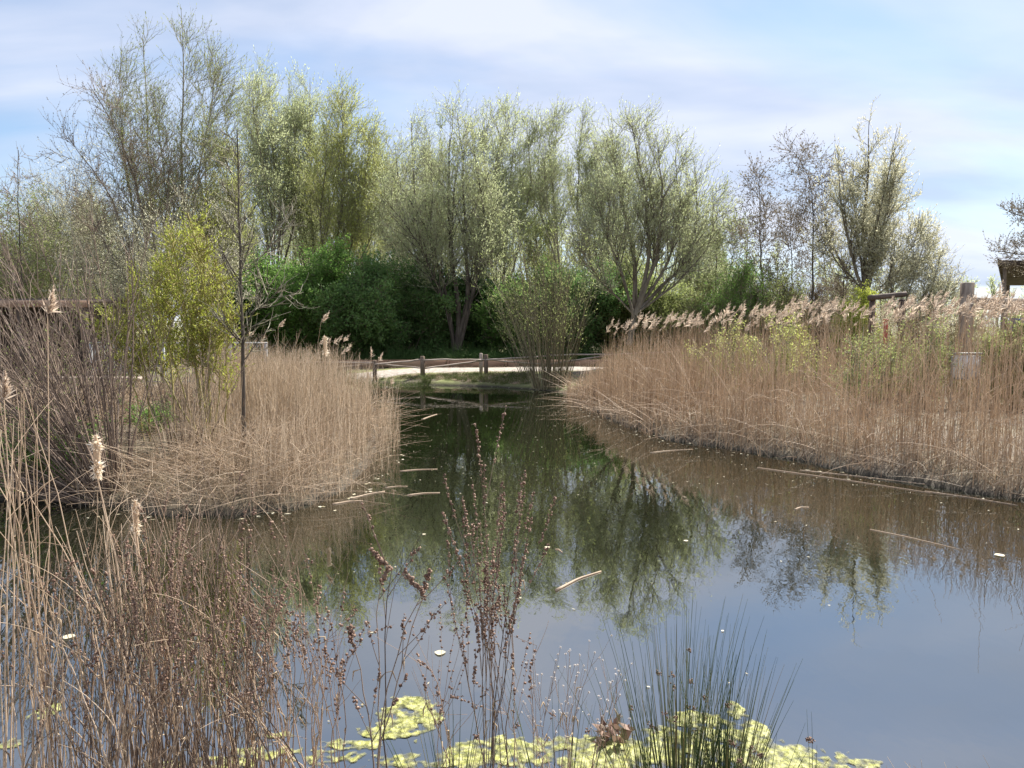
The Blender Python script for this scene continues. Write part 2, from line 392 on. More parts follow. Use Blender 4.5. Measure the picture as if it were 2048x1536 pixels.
# ------------------------------------------------------------------ plant growth
def grow(par, n, tmin, tmax, ang, angsd, L, K=5, up=.1, wob=.12, wind=0.0, r=None, tpow=1.0):
    """n children spread over the parent lines; L is a function of t or a number"""
    N_, Kp, _ = par.shape
    ln = np.linalg.norm(par[:, -1] - par[:, 0], axis=1)
    idx = rng.choice(N_, n, p=ln / ln.sum())
    t = tmin + (tmax - tmin) * rng.random(n) ** tpow
    ft = t * (Kp - 1); i = np.minimum(ft.astype(int), Kp - 2); fr_ = (ft - i)[:, None]
    a = par[idx, i]; b = par[idx, i + 1]
    p = a + (b - a) * fr_; T = nrm(b - a)
    perp = nrm(np.cross(T, rvec(n)))
    an = R(ang) + R(angsd) * rng.normal(size=n)
    d = T * np.cos(an)[:, None] + perp * np.sin(an)[:, None]
    LL = (L(t) if callable(L) else np.full(n, L)) * rng.uniform(.6, 1.25, n)
    out = [p]; st = (LL / (K - 1))[:, None]
    for _ in range(K - 1):
        d = nrm(d + np.array([wind, 0, up]) + rng.normal(size=(n, 3)) * wob)
        p = p + d * st; out.append(p)
    return np.stack(out, 1), t
def resample(pts, K):
    pts = np.array(pts, float); s_ = np.r_[0, np.cumsum(np.linalg.norm(np.diff(pts, axis=0), axis=1))]
    tt = np.linspace(0, s_[-1], K)
    return np.stack([np.interp(tt, s_, pts[:, k]) for k in range(3)], -1)
def taper(n, K, r0, r1):
    return np.linspace(1, 0, K)[None] * (np.broadcast_to(r0, (n,))[:, None] - r1) + r1
def scatter_leaves(g, tw, per, L, Wd, m, up=.3, spread=.6, tmin=.1, jitter=0.0):
    n = len(tw) * per
    idx = np.repeat(np.arange(len(tw)), per); t = rng.uniform(tmin, 1, n)
    K = tw.shape[1]; ft = t * (K - 1); i = np.minimum(ft.astype(int), K - 2); fr_ = (ft - i)[:, None]
    a = tw[idx, i]; b = tw[idx, i + 1]; p = a + (b - a) * fr_
    d = nrm(nrm(b - a) + rng.normal(size=(n, 3)) * spread + np.array([0, 0, up]))
    if jitter: p = p + rng.normal(size=(n, 3)) * jitter
    g.leaves(p, d, L * rng.uniform(.6, 1.3, n), Wd * rng.uniform(.7, 1.3, n), m)

def tree(name, label, D, stems, r0, L1=2.2, a1=32, n1=16, n2=9, n3=6, per=6, leaf='l_silver', bark='bark', twig='twig',
         t0=.25, lsize=.085, lw=.028, up=.10, wind=.02, depth=.9, cat='tree', group=None, env=None, tw_r=.0045, wob=.075, spread=.45, tail=.42, full=1.0):
    """stems: pixel polylines of the leaders as seen in the photograph, all at distance D"""
    leaders = []
    if D > 20: L1 *= 1.3 * full; a1 += 9; n1 = int(n1 * 1.0); r0 *= .55; per = max(1, int(per * .55 + .5)) + 1; n3 = max(3, n3 - 1); lsize *= 1.1
    for sp in stems:
        pts = np.array([P(a, b, D) for a, b in sp])
        off = rng.normal(0, depth) * np.linspace(0, 1, len(pts)) ** 1.2
        eye = np.array([0, 0, CAMZ]); pts = eye + (pts - eye) * (1 + off / D)[:, None]
        q = resample(pts, 12)
        h = np.linalg.norm(q[-1] - q[0])
        q[1:-1] += rng.normal(size=(10, 3)) * .003 * h
        leaders.append(q)
    base = leaders[0][0].copy()
    base[2] = float(ground_z(base[0], base[1])) - .05
    for q in leaders:
        if q[0, 2] < base[2] + .6 : q[0, 2] = base[2]
    if D > 20 and 'willow' in name or name in ('tall_birch', 'pale_sallow'):
        for q in list(leaders):
            e = q.copy(); h = np.linalg.norm(e[-1] - e[0]); f = np.linspace(0, 1, 12)[:, None] ** 1.3
            e = e[0] + (e - e[0]) * rng.uniform(.72, .93) + f * np.array([rng.normal() * .055 * h, rng.normal() * .12 * h, 0]); leaders.append(e)
    Ld = np.stack(leaders)
    hs = np.linalg.norm(Ld[:, -1] - Ld[:, 0], axis=1)
    r_l = r0 * (hs / hs.max()) ** 1.5 * np.where(np.arange(len(Ld)) < len(stems), 1, .55)
    root = empty(name, base); tag(root, label, cat, group)
    gt = Geo(); gt.tubes(Ld, taper(len(Ld), 12, r_l, .008), 7, 0)
    nb = n1 * len(Ld)
    shape = env or (lambda t: (1.03 - t) ** .75 * (.4 + .6 * np.minimum(1, (t - t0 + .1) / .3)) * 1.15 + .08)
    b1, t1 = grow(Ld, nb, t0, .97, a1, 8, lambda t: L1 * shape(t), 6, up, wob * .7, wind)
    gt.tubes(b1, taper(nb, 6, np.minimum(.30 * r0, .012 + .012 * L1) * (1.15 - t1), .005), 5, 0)
    bk = M[bark]
    gt.build('trunk', bk, root, smooth=True)
    gc = Geo()
    b2, t2 = grow(b1, nb * n2, .12, 1, a1 + 4, 12, lambda t: L1 * .46 * (1.1 - .6 * t), 5, up * .8, wob * 1.3, wind)
    gc.tubes(b2, taper(len(b2), 5, .009, .003), 3, 0)
    b2b, _ = grow(Ld, int(nb * .8), max(t0, .3), .995, a1 + 5, 10, lambda t: L1 * tail * (1.25 - t), 5, up, wob, wind)
    gc.tubes(b2b, taper(len(b2b), 5, .009, .004), 3, 0)
    allb2 = np.concatenate([b2, b2b])
    b3, t3 = grow(allb2, len(allb2) * n3, .1, 1, 36, 14, L1 * .20 + .08, 4, up * 1.2, wob * 1.6, wind)
    gc.tubes(b3, taper(len(b3), 4, tw_r, .0025), 3, 0)
    if per:
        scatter_leaves(gc, b3, per, lsize, lw, 1, up=.35, spread=spread)
        scatter_leaves(gc, allb2, per + 1, lsize, lw, 1, up=.35, spread=spread + .2)
    gc.build('crown', [M[twig], M[leaf]], root)
    return root

def bush(name, label, base, h, w, n0=14, n1=60, n2=500, per=12, leaf='l_green', twig='twig_brown', lsize=.07, lw=.045, up=.06,
         cat='bush', group=None, ang=38, lean=(0, 0), jitter=.05, r0=.03, wdepth=None, spread=1.2, n3=0):
    bx, by = base[:2]; bz = float(ground_z(bx, by)) - .04
    root = empty(name, (bx, by, bz)); tag(root, label, cat, group)
    st = []
    for _ in range(n0):
        a = rng.uniform(0, 2 * math.pi); q = rng.random() ** .6
        ex = math.cos(a) * w * .5 * q + lean[0]; ey = math.sin(a) * (wdepth or w) * .5 * q + lean[1]
        hh_ = h * (1 - .45 * q * q) * rng.uniform(.75, 1.05)
        s0 = np.array([bx + ex * .12 + rng.normal() * .05, by + ey * .12, bz])
        p1 = s0 + np.array([ex * .3, ey * .3, hh_ * .45]); p2 = np.array([bx + ex, by + ey, bz + hh_])
        q_ = resample([s0, p1, p2], 8); q_[1:-1] += rng.normal(size=(6, 3)) * .012 * h; st.append(q_)
    st = np.stack(st)
    g1 = Geo(); g1.tubes(st, taper(n0, 8, r0, .004), 5)
    b1, t1 = grow(st, n1, .03, .95, ang, 12, lambda t: h * .34 * (1.15 - .7 * t), 5, up, .14)
    g1.tubes(b1, taper(n1, 5, r0 * .4, .003), 4)
    g1.build('stems', M[twig], root, smooth=True)
    g2 = Geo()
    b2, _ = grow(np.concatenate([b1]), n2, .1, 1, ang + 5, 15, h * .16, 4, up, .18)
    g2.tubes(b2, taper(n2, 4, .005, .002), 3, 0)
    tw = b2
    if n3:
        b3, _ = grow(b2, n3, .1, 1, ang + 5, 15, h * .08, 3, up, .15); g2.tubes(b3, taper(n3, 3, .0035, .0015), 3, 0)
        scatter_leaves(g2, b3, per, lsize, lw, 1, up=.1, spread=spread, jitter=jitter)
    scatter_leaves(g2, b2, per, lsize, lw, 1, up=.1, spread=spread, jitter=jitter)
    g2.build('foliage', [M[twig], M[leaf]], root)
    return root
#TREES
# ------------------------------------------------------------------ background trees
GB = 'trees along the far side of the path'
# left tall bare trees
tree('tall_birch', 'tallest bare tree at left, thin leader reaching the top of the picture', 30,
     [[(372, 690), (368, 560), (366, 300), (370, 150), (362, 15)], [(372, 560), (395, 360), (425, 200), (432, 110)]], .17,
     L1=2.0, a1=26, n1=24, n2=7, n3=4, per=4, leaf='l_olive', bark='bark_pale', t0=.36, lsize=.09, lw=.022, up=.14, group=GB)
tree('tall_birch', 'bare twin-stemmed tree just left of the tallest tree, pale trunk', 30.8,
     [[(318, 690), (312, 520), (300, 340), (292, 180), (285, 70)], [(300, 690), (275, 480), (245, 300), (238, 180), (243, 100)]], .14,
     L1=2.0, a1=28, n1=20, n2=7, n3=4, per=3, leaf='l_olive', bark='bark_pale', t0=.38, lsize=.09, lw=.022, up=.12, group=GB)
tree('bare_alder', 'wide spreading bare alder whose branches reach furthest left over the sky', 29,
     [[(300, 680), (262, 500), (215, 380), (170, 320), (135, 270)], [(305, 600), (285, 420), (235, 260), (175, 165)],
      [(302, 640), (240, 540), (190, 450), (145, 390)], [(300, 620), (330, 450), (345, 300)]], .13,
     L1=1.9, a1=36, n1=18, n2=7, n3=4, per=3, leaf='l_bud', twig='twig_brown', t0=.3, lsize=.06, lw=.03, up=.07, group=GB)
tree('brown_willow', 'bushy brown-twigged willow filling the gap under the tallest tree', 27,
     [[(330, 700), (320, 560), (300, 440)], [(335, 700), (360, 560), (380, 400)], [(325, 700), (270, 560), (230, 420)], [(340, 700), (420, 560), (450, 430)], [(330, 700), (200, 600), (160, 480)]], .09,
     L1=1.7, a1=38, n1=14, n2=7, n3=4, per=4, leaf='l_pale', twig='twig', t0=.12, lsize=.06, lw=.028, group=GB)
tree('yellow_willow', 'yellow-green willow with pointed crown right of the tallest tree', 31,
     [[(425, 700), (425, 520), (412, 380), (405, 240)], [(430, 700), (450, 500), (455, 380), (452, 280)], [(420, 700), (385, 520), (370, 400)]], .11,
     L1=1.6, a1=28, n1=22, n2=9, n3=5, per=6, leaf='l_yellow', t0=.25, lsize=.08, lw=.028, group=GB)
tree('bare_sapling', 'thin bare sapling standing alone against the sky at far left', 26,
     [[(40, 690), (42, 560), (38, 420), (37, 300)]], .05, L1=1.3, a1=55, n1=26, n2=5, n3=2, per=1, leaf='l_bud', bark='bark_dark', twig='twig_brown', t0=.25, lsize=.05, lw=.02, up=.1)
bush('round_willow_bush', 'rounded olive bush at the far left edge below the bare sapling', P(30, 690, 30)[:2], 6.6, 6.5, 20, 140, 3000, 8, 'l_olive', lsize=.09, lw=.04, n3=3500)
bush('grey_thicket', 'grey leafless thicket between the olive bush and the tall bare trees', P(140, 690, 33)[:2], 8.2, 6.5, 26, 170, 3400, 3, 'l_pale', 'twig', lsize=.08, lw=.03, n3=6000, ang=32)
# green willows, left centre
tree('green_willow', 'green willow with the highest crown left of centre', 44,
     [[(545, 700), (540, 520), (520, 400), (505, 280), (515, 185)], [(545, 640), (560, 450), (545, 280), (540, 140)], [(550, 600), (590, 440), (575, 300), (572, 200)]], .2,
     L1=2.6, a1=24, n1=20, n2=9, n3=6, per=5, leaf='l_silver', t0=.3, lsize=.13, lw=.035, up=.14, group=GB)
tree('green_willow', 'green willow with narrow grey-tipped crown second from the left of centre', 45,
     [[(632, 700), (628, 520), (620, 350), (620, 155)], [(632, 620), (650, 450), (640, 330), (600, 210)], [(632, 620), (600, 480), (590, 330), (598, 200)]], .2,
     L1=2.4, a1=24, n1=20, n2=9, n3=6, per=5, leaf='l_silver', t0=.3, lsize=.13, lw=.035, up=.14, group=GB)
tree('green_willow', 'yellowish green willow with broad crown sloping down to the right', 43,
     [[(662, 700), (670, 520), (690, 350), (680, 185)], [(662, 640), (715, 450), (735, 340), (740, 255)], [(662, 620), (640, 450), (650, 320), (660, 230)], [(665, 620), (730, 500), (765, 400), (770, 310)]], .2,
     L1=2.4, a1=26, n1=20, n2=9, n3=6, per=6, leaf='l_yellow', t0=.28, lsize=.12, lw=.035, up=.12, group=GB)
tree('grey_willow', 'bluish grey willow with sparse leaning branches left of the central willow', 40,
     [[(850, 700), (842, 540), (800, 420), (790, 290)], [(850, 640), (835, 480), (825, 330), (822, 245)], [(852, 640), (870, 480), (862, 350), (858, 265)], [(850, 620), (790, 500), (755, 420)]], .17,
     L1=2.1, a1=28, n1=18, n2=8, n3=5, per=4, leaf='l_silver', t0=.3, lsize=.10, lw=.032, group=GB)
tree('central_willow', 'large multi-stemmed willow with thick leaning trunk behind the two fence posts', 36.5,
     [[(912, 706), (905, 660), (885, 560), (850, 450), (800, 370), (770, 330)], [(912, 700), (915, 600), (900, 480), (895, 340), (905, 215)],
      [(915, 700), (935, 600), (930, 450), (925, 330), (915, 230)], [(918, 700), (950, 570), (975, 470), (960, 370), (945, 290)], [(908, 690), (890, 600), (840, 500), (815, 400)],
      [(916, 680), (945, 540), (985, 430), (1000, 380)]], .26,
     L1=2.3, a1=28, n1=15, n2=8, n3=5, per=5, leaf='l_silver', t0=.33, lsize=.10, lw=.032, bark='bark_dark', group=GB)
tree('tall_willow', 'tall pale willow with the highest crown in the middle of the picture', 42,
     [[(990, 700), (985, 540), (975, 400), (968, 300), (985, 212)], [(992, 700), (1010, 520), (1020, 380), (1032, 220)], [(990, 640), (960, 480), (945, 350), (950, 260)], [(996, 640), (1040, 480), (1062, 360), (1055, 260)]], .2,
     L1=2.2, a1=24, n1=19, n2=9, n3=5, per=5, leaf='l_silver', t0=.3, lsize=.11, lw=.033, up=.14, wind=.04, group=GB)
tree('tall_willow', 'slim pale willow whose bare lower trunk leans left against the sky', 43,
     [[(1125, 640), (1118, 520), (1105, 380), (1100, 300), (1110, 215)], [(1122, 560), (1080, 420), (1075, 330), (1085, 240)]], .17,
     L1=1.9, a1=24, n1=20, n2=9, n3=5, per=4, leaf='l_silver', t0=.4, lsize=.11, lw=.033, up=.14, wind=.04, bark='bark_pale', group=GB)
tree('tall_willow', 'slim pale willow with straight trunk just right of the leaning one', 43.5,
     [[(1162, 640), (1160, 520), (1152, 400), (1160, 300), (1168, 222)], [(1160, 540), (1185, 440), (1190, 340), (1185, 262)]], .17,
     L1=1.8, a1=24, n1=20, n2=9, n3=5, per=4, leaf='l_silver', t0=.38, lsize=.11, lw=.033, up=.14, wind=.04, bark='bark_pale', group=GB)
tree('fan_willow', 'broad fan-shaped willow with short leaning trunk rising behind the reeds', 31,
     [[(1258, 690), (1270, 630), (1268, 500), (1240, 380), (1222, 260)], [(1270, 630), (1300, 520), (1290, 380), (1262, 245)], [(1270, 630), (1320, 500), (1325, 370), (1310, 265)],
      [(1270, 630), (1340, 520), (1360, 420), (1350, 310)], [(1270, 625), (1360, 540), (1395, 450), (1390, 340)], [(1268, 630), (1350, 570), (1415, 500), (1432, 430)],
      [(1268, 635), (1240, 540), (1205, 450), (1198, 350)], [(1268, 630), (1200, 560), (1150, 480)]], .24,
     L1=1.9, a1=26, n1=14, n2=8, n3=5, per=5, leaf='l_silver', t0=.3, lsize=.085, lw=.026, up=.12, wind=.03, bark='bark', group=GB, depth=1.2)
# right group
tree('bare_alder', 'small bare alder low beside the fan-shaped willow', 36, [[(1430, 700), (1432, 560), (1435, 460), (1432, 385)], [(1440, 640), (1465, 520), (1475, 440)]], .08,
     L1=1.4, a1=40, n1=18, n2=7, n3=3, per=3, leaf='l_olive', bark='bark_dark', t0=.3, lsize=.07, lw=.035, group=GB)
tree('bare_alder', 'upright dark alder with cone-shaped crown against the sky right of centre', 34, [[(1530, 690), (1524, 560), (1518, 430), (1520, 335)]], .10,
     L1=1.7, a1=48, n1=34, n2=8, n3=4, per=4, leaf='l_bud', bark='bark_dark', twig='twig_brown', t0=.3, lsize=.07, lw=.05, up=.06, group=GB)
tree('bare_alder', 'thin low alder standing between the two taller alders', 35, [[(1588, 690), (1586, 560), (1580, 470), (1582, 395)]], .07,
     L1=1.3, a1=42, n1=24, n2=7, n3=3, per=3, leaf='l_bud', bark='bark_dark', twig='twig_brown', t0=.3, lsize=.07, lw=.04, group=GB)
tree('bare_alder', 'tall thin alder whose bent top hooks over to the left', 33, [[(1622, 690), (1624, 560), (1628, 450), (1622, 370), (1605, 325), (1575, 290)], [(1628, 400), (1640, 350), (1648, 325)]], .10,
     L1=1.6, a1=55, n1=26, n2=7, n3=3, per=3, leaf='l_bud', bark='bark_dark', twig='twig_brown', t0=.3, lsize=.07, lw=.045, up=.05, group=GB)
tree('big_willow', 'large pale willow with pointed top standing apart at right', 31,
     [[(1732, 660), (1730, 560), (1728, 450), (1735, 340), (1738, 240)], [(1732, 600), (1700, 500), (1680, 400), (1675, 310)], [(1732, 600), (1760, 480), (1785, 380), (1788, 300)],
      [(1732, 600), (1800, 540), (1835, 470), (1840, 420)], [(1732, 590), (1690, 540), (1655, 470), (1645, 410)],
      [(1732, 600), (1745, 480), (1765, 380), (1772, 310)], [(1732, 600), (1715, 480), (1705, 380), (1708, 320)], [(1732, 610), (1790, 560), (1850, 520), (1880, 470)]], .22,
     L1=1.25, a1=26, n1=13, n2=7, n3=4, per=9, leaf='l_pale', t0=.22, lsize=.085, lw=.03, up=.1, wind=.02, bark='bark', group=GB, depth=1.3)
tree('pale_sallow', 'low spreading pale sallow sloping down right of the large willow', 30,
     [[(1800, 660), (1820, 580), (1850, 480)], [(1805, 660), (1860, 590), (1885, 500)], [(1805, 660), (1890, 610), (1925, 550)], [(1800, 660), (1780, 560), (1790, 470)]], .1,
     L1=1.2, a1=40, n1=12, n2=7, n3=4, per=8, leaf='l_pale', t0=.15, lsize=.06, lw=.026, group=GB)
tree('bare_alder', 'thin dark pole-like tree immediately left of the large willow trunk', 32, [[(1678, 680), (1686, 590), (1692, 500)]], .06,
     L1=1.1, a1=40, n1=18, n2=6, n3=3, per=3, leaf='l_bud', bark='bark_dark', twig='twig_brown', t0=.3, group=GB)
tree('bare_alder', 'spreading tree entering at the right edge above the shelter roof', 28,
     [[(2230, 600), (2180, 500), (2090, 450), (2005, 418)], [(2230, 600), (2150, 540), (2060, 510), (1975, 500)], [(2235, 600), (2250, 400), (2240, 200)]], .14,
     L1=1.0, a1=42, n1=22, n2=7, n3=4, per=4, leaf='l_bud', bark='bark_dark', twig='twig_brown', t0=.35, lsize=.06, lw=.04)

for px, D, top, lab in ((470, 50, 300, 'slender willow in the second row behind the dark sapling'), (585, 51, 215, 'slender willow in the second row between the two tallest green willows'), (722, 50, 265, 'slender willow in the second row right of the yellowish willow'),
                        (785, 49, 330, 'low slender willow filling the gap left of the grey willow'), (880, 52, 250, 'slender willow in the second row left of the leaning central trunk'), (1070, 51, 255, 'slender willow in the second row left of the leaning bare trunk'),
                        (1215, 50, 275, 'slender willow in the second row left of the fan-shaped willow'), (1395, 48, 400, 'low slender willow in the second row at the right shoulder of the fan-shaped willow'), (180, 46, 370, 'low slender willow in the second row below the spreading bare alder'), (95, 45, 430, 'low slender willow in the second row above the olive bush')):
    tree('slender_willow', lab, D, [[(px, 690), (px + 4, 540), (px - 3, top + 60), (px + 2, top)], [(px, 640), (px + 26, 520), (px + 30, top + 55)], [(px, 640), (px - 24, 520), (px - 30, top + 50)]], .16,
         L1=1.7, a1=22, n1=15, n2=8, n3=5, per=7, leaf='l_silver' if px % 2 else 'l_olive', t0=.22, lsize=.12, lw=.035, up=.13, group='second row of willows')
# understorey bushes behind the far path
GU = 'bushes under the trees behind the path'
B = [(505, 37, 5.2, 5.0, 'l_green', 'bright-topped hawthorn bush beside the thin sapling, left end of the dark hedge'),
     (585, 36.5, 4.6, 5.0, 'l_green', 'dense green hawthorn bush second from the left in the dark hedge'),
     (660, 37.5, 5.4, 5.0, 'l_green', 'dark green hawthorn bush below the yellowish green willow'),
     (735, 36, 5.0, 5.0, 'l_dgreen', 'dark green bush right of the hawthorns, behind the fence rails'),
     (810, 38, 5.3, 5.0, 'l_dgreen', 'dark green bush left of the leaning willow trunk'),
     (870, 39.5, 4.4, 4.0, 'l_dgreen', 'shadowy bush directly behind the leaning willow trunk'),
     (975, 40, 4.4, 5.0, 'l_dgreen', 'shadowy bush between the leaning willow trunk and the waterside willow'),
     (1050, 38, 4.2, 4.5, 'l_green', 'mid green bush left of the waterside willow shoots'),
     (1160, 37, 4.6, 5.0, 'l_dgreen', 'dark bush right behind the waterside willow shoots'),
     (1225, 38, 5.0, 4.5, 'l_olive', 'yellow-green bush behind the fan-shaped willow'),
     (1330, 37, 4.2, 5.0, 'l_olive', 'olive bush right of the fan-shaped willow trunk')]
for px, D, h, w, lf, lab in B:
    bush('hedge_bush', lab, P(px, 700, D)[:2], h, w, 16, 120, 2600, 9, lf, lsize=.13, lw=.075, n3=2600, group=GU, jitter=.08)
B = [(1400, 35, 4.0, 4.5, 'l_olive', 4, 'twiggy olive thicket right of the fan-shaped willow, above the reed plumes'),
     (1480, 33, 4.2, 3.0, 'l_green', 4, 'fresh green bush left of the cone-shaped alder'),
     (1545, 33.5, 3.9, 3.0, 'l_olive', 3, 'green twiggy bush at the foot of the cone-shaped alder'),
     (1610, 34, 3.7, 3.5, 'l_bud', 3, 'dark twiggy thicket at the foot of the hooked alder'),
     (1670, 35, 3.5, 3.0, 'l_bud', 3, 'dark thicket left of the large pale willow'),
     (1850, 34, 3.0, 5.0, 'l_pale', 3, 'pale leafless thicket under the sallow at right')]
for px, D, h, w, lf, per, lab in B:
    bush('thicket', lab, P(px, 690, D)[:2], h, w, 22, 120, 2400, per, lf, lsize=.08, lw=.04, n3=3500, group='thickets behind the right reed bed', jitter=.03, ang=30)
bush('lime_bush', 'bright yellow-green bush at the foot of the large pale willow', P(1712, 680, 26)[:2], 2.25, 1.5, 12, 60, 700, 12, 'l_bright', 'twig_yellow', lsize=.07, lw=.035, n3=900)
bush('lime_bush', 'small yellow-green bush peeping over the reed plumes left of the large willow', P(1590, 690, 24)[:2], 1.9, 1.2, 10, 40, 400, 10, 'l_bright', 'twig_yellow', lsize=.06, lw=.035)
bush('bramble', 'green bramble mound at the right edge below the log beams', P(2045, 720, 16)[:2], 1.75, 1.8, 12, 60, 700, 10, 'l_olive', lsize=.06, lw=.04, n3=700)
bush('bramble', 'twiggy green bramble rising through the reeds under the tilted log', P(1790, 720, 17.5)[:2], 1.8, 1.8, 12, 60, 600, 7, 'l_olive', lsize=.05, lw=.03, n3=500)
bush('sedge_bush', 'pale green bush on the skyline beside the shelter posts', P(1975, 640, 34)[:2], 2.6, 4.5, 12, 60, 900, 9, 'l_yellow', lsize=.08, lw=.035)

# far wood: everything beyond, one mass
def far_wood():
    g = Geo(); st = []
    for k in range(230):
        x = rng.uniform(-62, 56); y = rng.uniform(56, 84); h = rng.uniform(9, 14)
        if x > 14: h *= .72
        if x > 25: h *= .55
        if x < -30: h *= .75
        z = float(ground_z(x, y)) - .1
        q = resample([(x, y, z), (x + rng.normal() * .4, y, z + h * .5), (x + rng.normal() * .8, y, z + h)], 8); st.append(q)
    st = np.stack(st); g.tubes(st, taper(len(st), 8, .13, .02), 5, 0)
    b1, _ = grow(st, 3600, .10, 1, 32, 10, lambda t: 3.0 * (1.1 - t) + .5, 5, .1, .12); g.tubes(b1, taper(len(b1), 5, .035, .01), 3, 0)
    b2, _ = grow(b1, 36000, .1, 1, 34, 12, .8, 3, .12, .12); g.tubes(b2, taper(len(b2), 3, .013, .006), 3, 0)
    scatter_leaves(g, b2, 6, .2, .075, 1, spread=.8)
    tag(g.build('far_wood', [M['twig'], M['l_silver']]), 'distant pale wood closing the view behind the trees', kind='stuff')
far_wood()

# nearer left: lime willow, sapling, waterside willow
tree('lime_willow', 'bright yellow-green young willow in front of the tall bare trees', 11.2,
     [[(420, 900), (418, 760), (412, 600), (395, 500), (375, 425)], [(415, 900), (395, 760), (370, 620), (352, 520), (340, 470)], [(425, 900), (440, 780), (438, 640), (430, 520)],
      [(422, 900), (405, 740), (400, 600), (415, 470)], [(300, 880), (295, 760), (280, 640), (262, 540)], [(290, 880), (270, 780), (240, 690), (205, 640)], [(350, 890), (345, 760), (330, 650), (325, 560)], [(440, 900), (455, 800), (452, 700), (448, 600)], [(410, 900), (330, 760), (260, 680), (215, 620)], [(405, 900), (360, 760), (320, 640), (305, 560)],
      [(418, 900), (395, 720), (350, 560), (362, 480)]], .022,
     L1=.8, a1=40, n1=11, n2=6, n3=2, per=5, leaf='l_bright', bark='twig_yellow', twig='twig_yellow', t0=.34, lsize=.046, lw=.018, up=.10, depth=.35, tw_r=.002)
tree('dark_sapling', 'thin dark bare sapling rising from the left reeds in front of the trees', 10.8,
     [[(492, 900), (487, 800), (484, 640), (478, 450), (474, 260)], [(486, 636), (515, 618), (560, 580)], [(484, 545), (530, 505), (585, 445)]], .033,
     L1=.8, a1=48, n1=20, n2=3, n3=1, per=1, leaf='l_bud', bark='bark_dark', twig='twig', t0=.25, lsize=.03, lw=.01, up=.12, tw_r=.0025, depth=.05)
def shoots(name, label, base, n, h, spread, lean, mat, rad, leafm=None, per=0, lsize=.05, lw=.018, cat='shrub', K=7, branch=4, curve=.0, group=None, basew=.25):
    """many fine upright shoots from one stool"""
    bx, by = base[:2]; bz = float(ground_z(bx, by)) - .05
    root = empty(name, (bx, by, bz)); tag(root, label, cat, group)
    a = rng.uniform(0, 2 * math.pi, n); q = rng.random(n) ** .6
    p = np.stack([bx + np.cos(a) * q * basew, by + np.sin(a) * q * basew, np.full(n, bz)], -1)
    d = nrm(np.stack([np.cos(a) * q * spread + lean[0] + rng.normal(size=n) * .05, np.sin(a) * q * spread + lean[1], np.ones(n)], -1))
    L = h * rng.uniform(.55, 1.05, n); out = [p]
    for k in range(K - 1):
        d = nrm(d + np.array([0, 0, -curve]) + rng.normal(size=(n, 3)) * .05); p = p + d * (L / (K - 1))[:, None]; out.append(p)
    st = np.stack(out, 1)
    g = Geo(); g.tubes(st, taper(n, K, rad * rng.uniform(.6, 1.2, n), rad * .25), 4); g.build('stems', M[mat], root, smooth=True)
    g = Geo(); b, _ = grow(st, n * branch, .3, 1, 28, 12, h * .17, 4, .05, .1); g.tubes(b, taper(len(b), 4, rad * .35, rad * .12), 3, 0)
    if leafm: scatter_leaves(g, np.concatenate([b]), per, lsize, lw, 1, spread=.7)
    g.build('twigs', [M[mat], M[leafm or 'l_bud']], root)
    return root, st
shoots('waterside_willow', 'clump of fine upright willow shoots at the far edge of the water', W(1100, 779, .02)[:2], 130, 5.0, .30, (-.03, 0), 'twig_dark', .012, 'l_olive', 3, .08, .026, branch=9, basew=.6)
shoots('waterside_willow', 'thin outlying willow shoots leaning left of the waterside clump', W(1060, 772, .02)[:2] + np.array([0, .5]), 16, 4.0, .25, (-.2, 0), 'twig_dark', .012, 'l_olive', 6, .09, .03, branch=8)
# tangled bush on the left bank
lb = W(205, 990, .05)[:2]
shoots('tangled_willow', 'dark tangled bush of bare brown branches on the left bank', lb, 80, 3.1, .55, (-.38, -.1), 'dead_dark', .012, 'l_olive', 1, .03, .012, branch=9, curve=.01)
shoots('tangled_willow', 'low bare branches arching left over the water at the left bank', lb + np.array([-.1, -.15]), 46, 2.3, .9, (-1.6, -.35), 'dead_dark', .009, 'l_bright', 3, .022, .01, branch=10, curve=.02)
shoots('bare_shrub', 'upright bare reddish shrub right of the tangled bush', W(270, 960, .2)[:2] + np.array([0, 1.2]), 26, 2.0, .45, (0, 0), 'twig_brown', .008, 'l_olive', 1, .03, .012, branch=8)
shoots('bare_shrub', 'bare grey-brown shrub at the left edge behind the tangled bush', P(30, 870, 10)[:2], 50, 2.6, .6, (.1, 0), 'dead_dark', .010, 'l_bud', 1, .03, .012, branch=8, basew=.5)
shoots('bare_shrub', 'dense brown leafless shrub in front of the dark timber shelter', P(95, 820, 13)[:2], 50, 2.2, .7, (0, 0), 'dead_dark', .009, 'l_olive', 2, .035, .014, branch=9, basew=.9)
shoots('bare_shrub', 'brown leafless shrub partly hiding the grey metal railing', P(255, 820, 14)[:2], 54, 1.75, .6, (.1, 0), 'twig_brown', .008, 'l_olive', 2, .035, .014, branch=9, basew=1.0)
shoots('bare_shrub', 'wispy dead shrub at the right end of the grey metal railing', P(400, 820, 14.5)[:2], 44, 1.6, .6, (.1, 0), 'reed', .007, 'l_bud', 1, .03, .012, branch=9, basew=.9)
bush('bramble', 'low dark green bramble at the foot of the tangled bush', W(90, 975, .1)[:2], 1.0, 2.4, 16, 90, 900, 8, 'l_green', lsize=.035, lw=.02, jitter=.02, r0=.01)
bush('bramble', 'low green bramble among litter behind the tangled bush', P(300, 860, 12)[:2], .6, 1.6, 12, 60, 500, 7, 'l_green', lsize=.04, lw=.022, jitter=.02, r0=.01)
shoots('wispy_shrub', 'pale wispy dead shrub right of the dark sapling', P(545, 800, 12.5)[:2], 34, 1.75, .5, (.1, 0), 'reed', .006, None, branch=10)

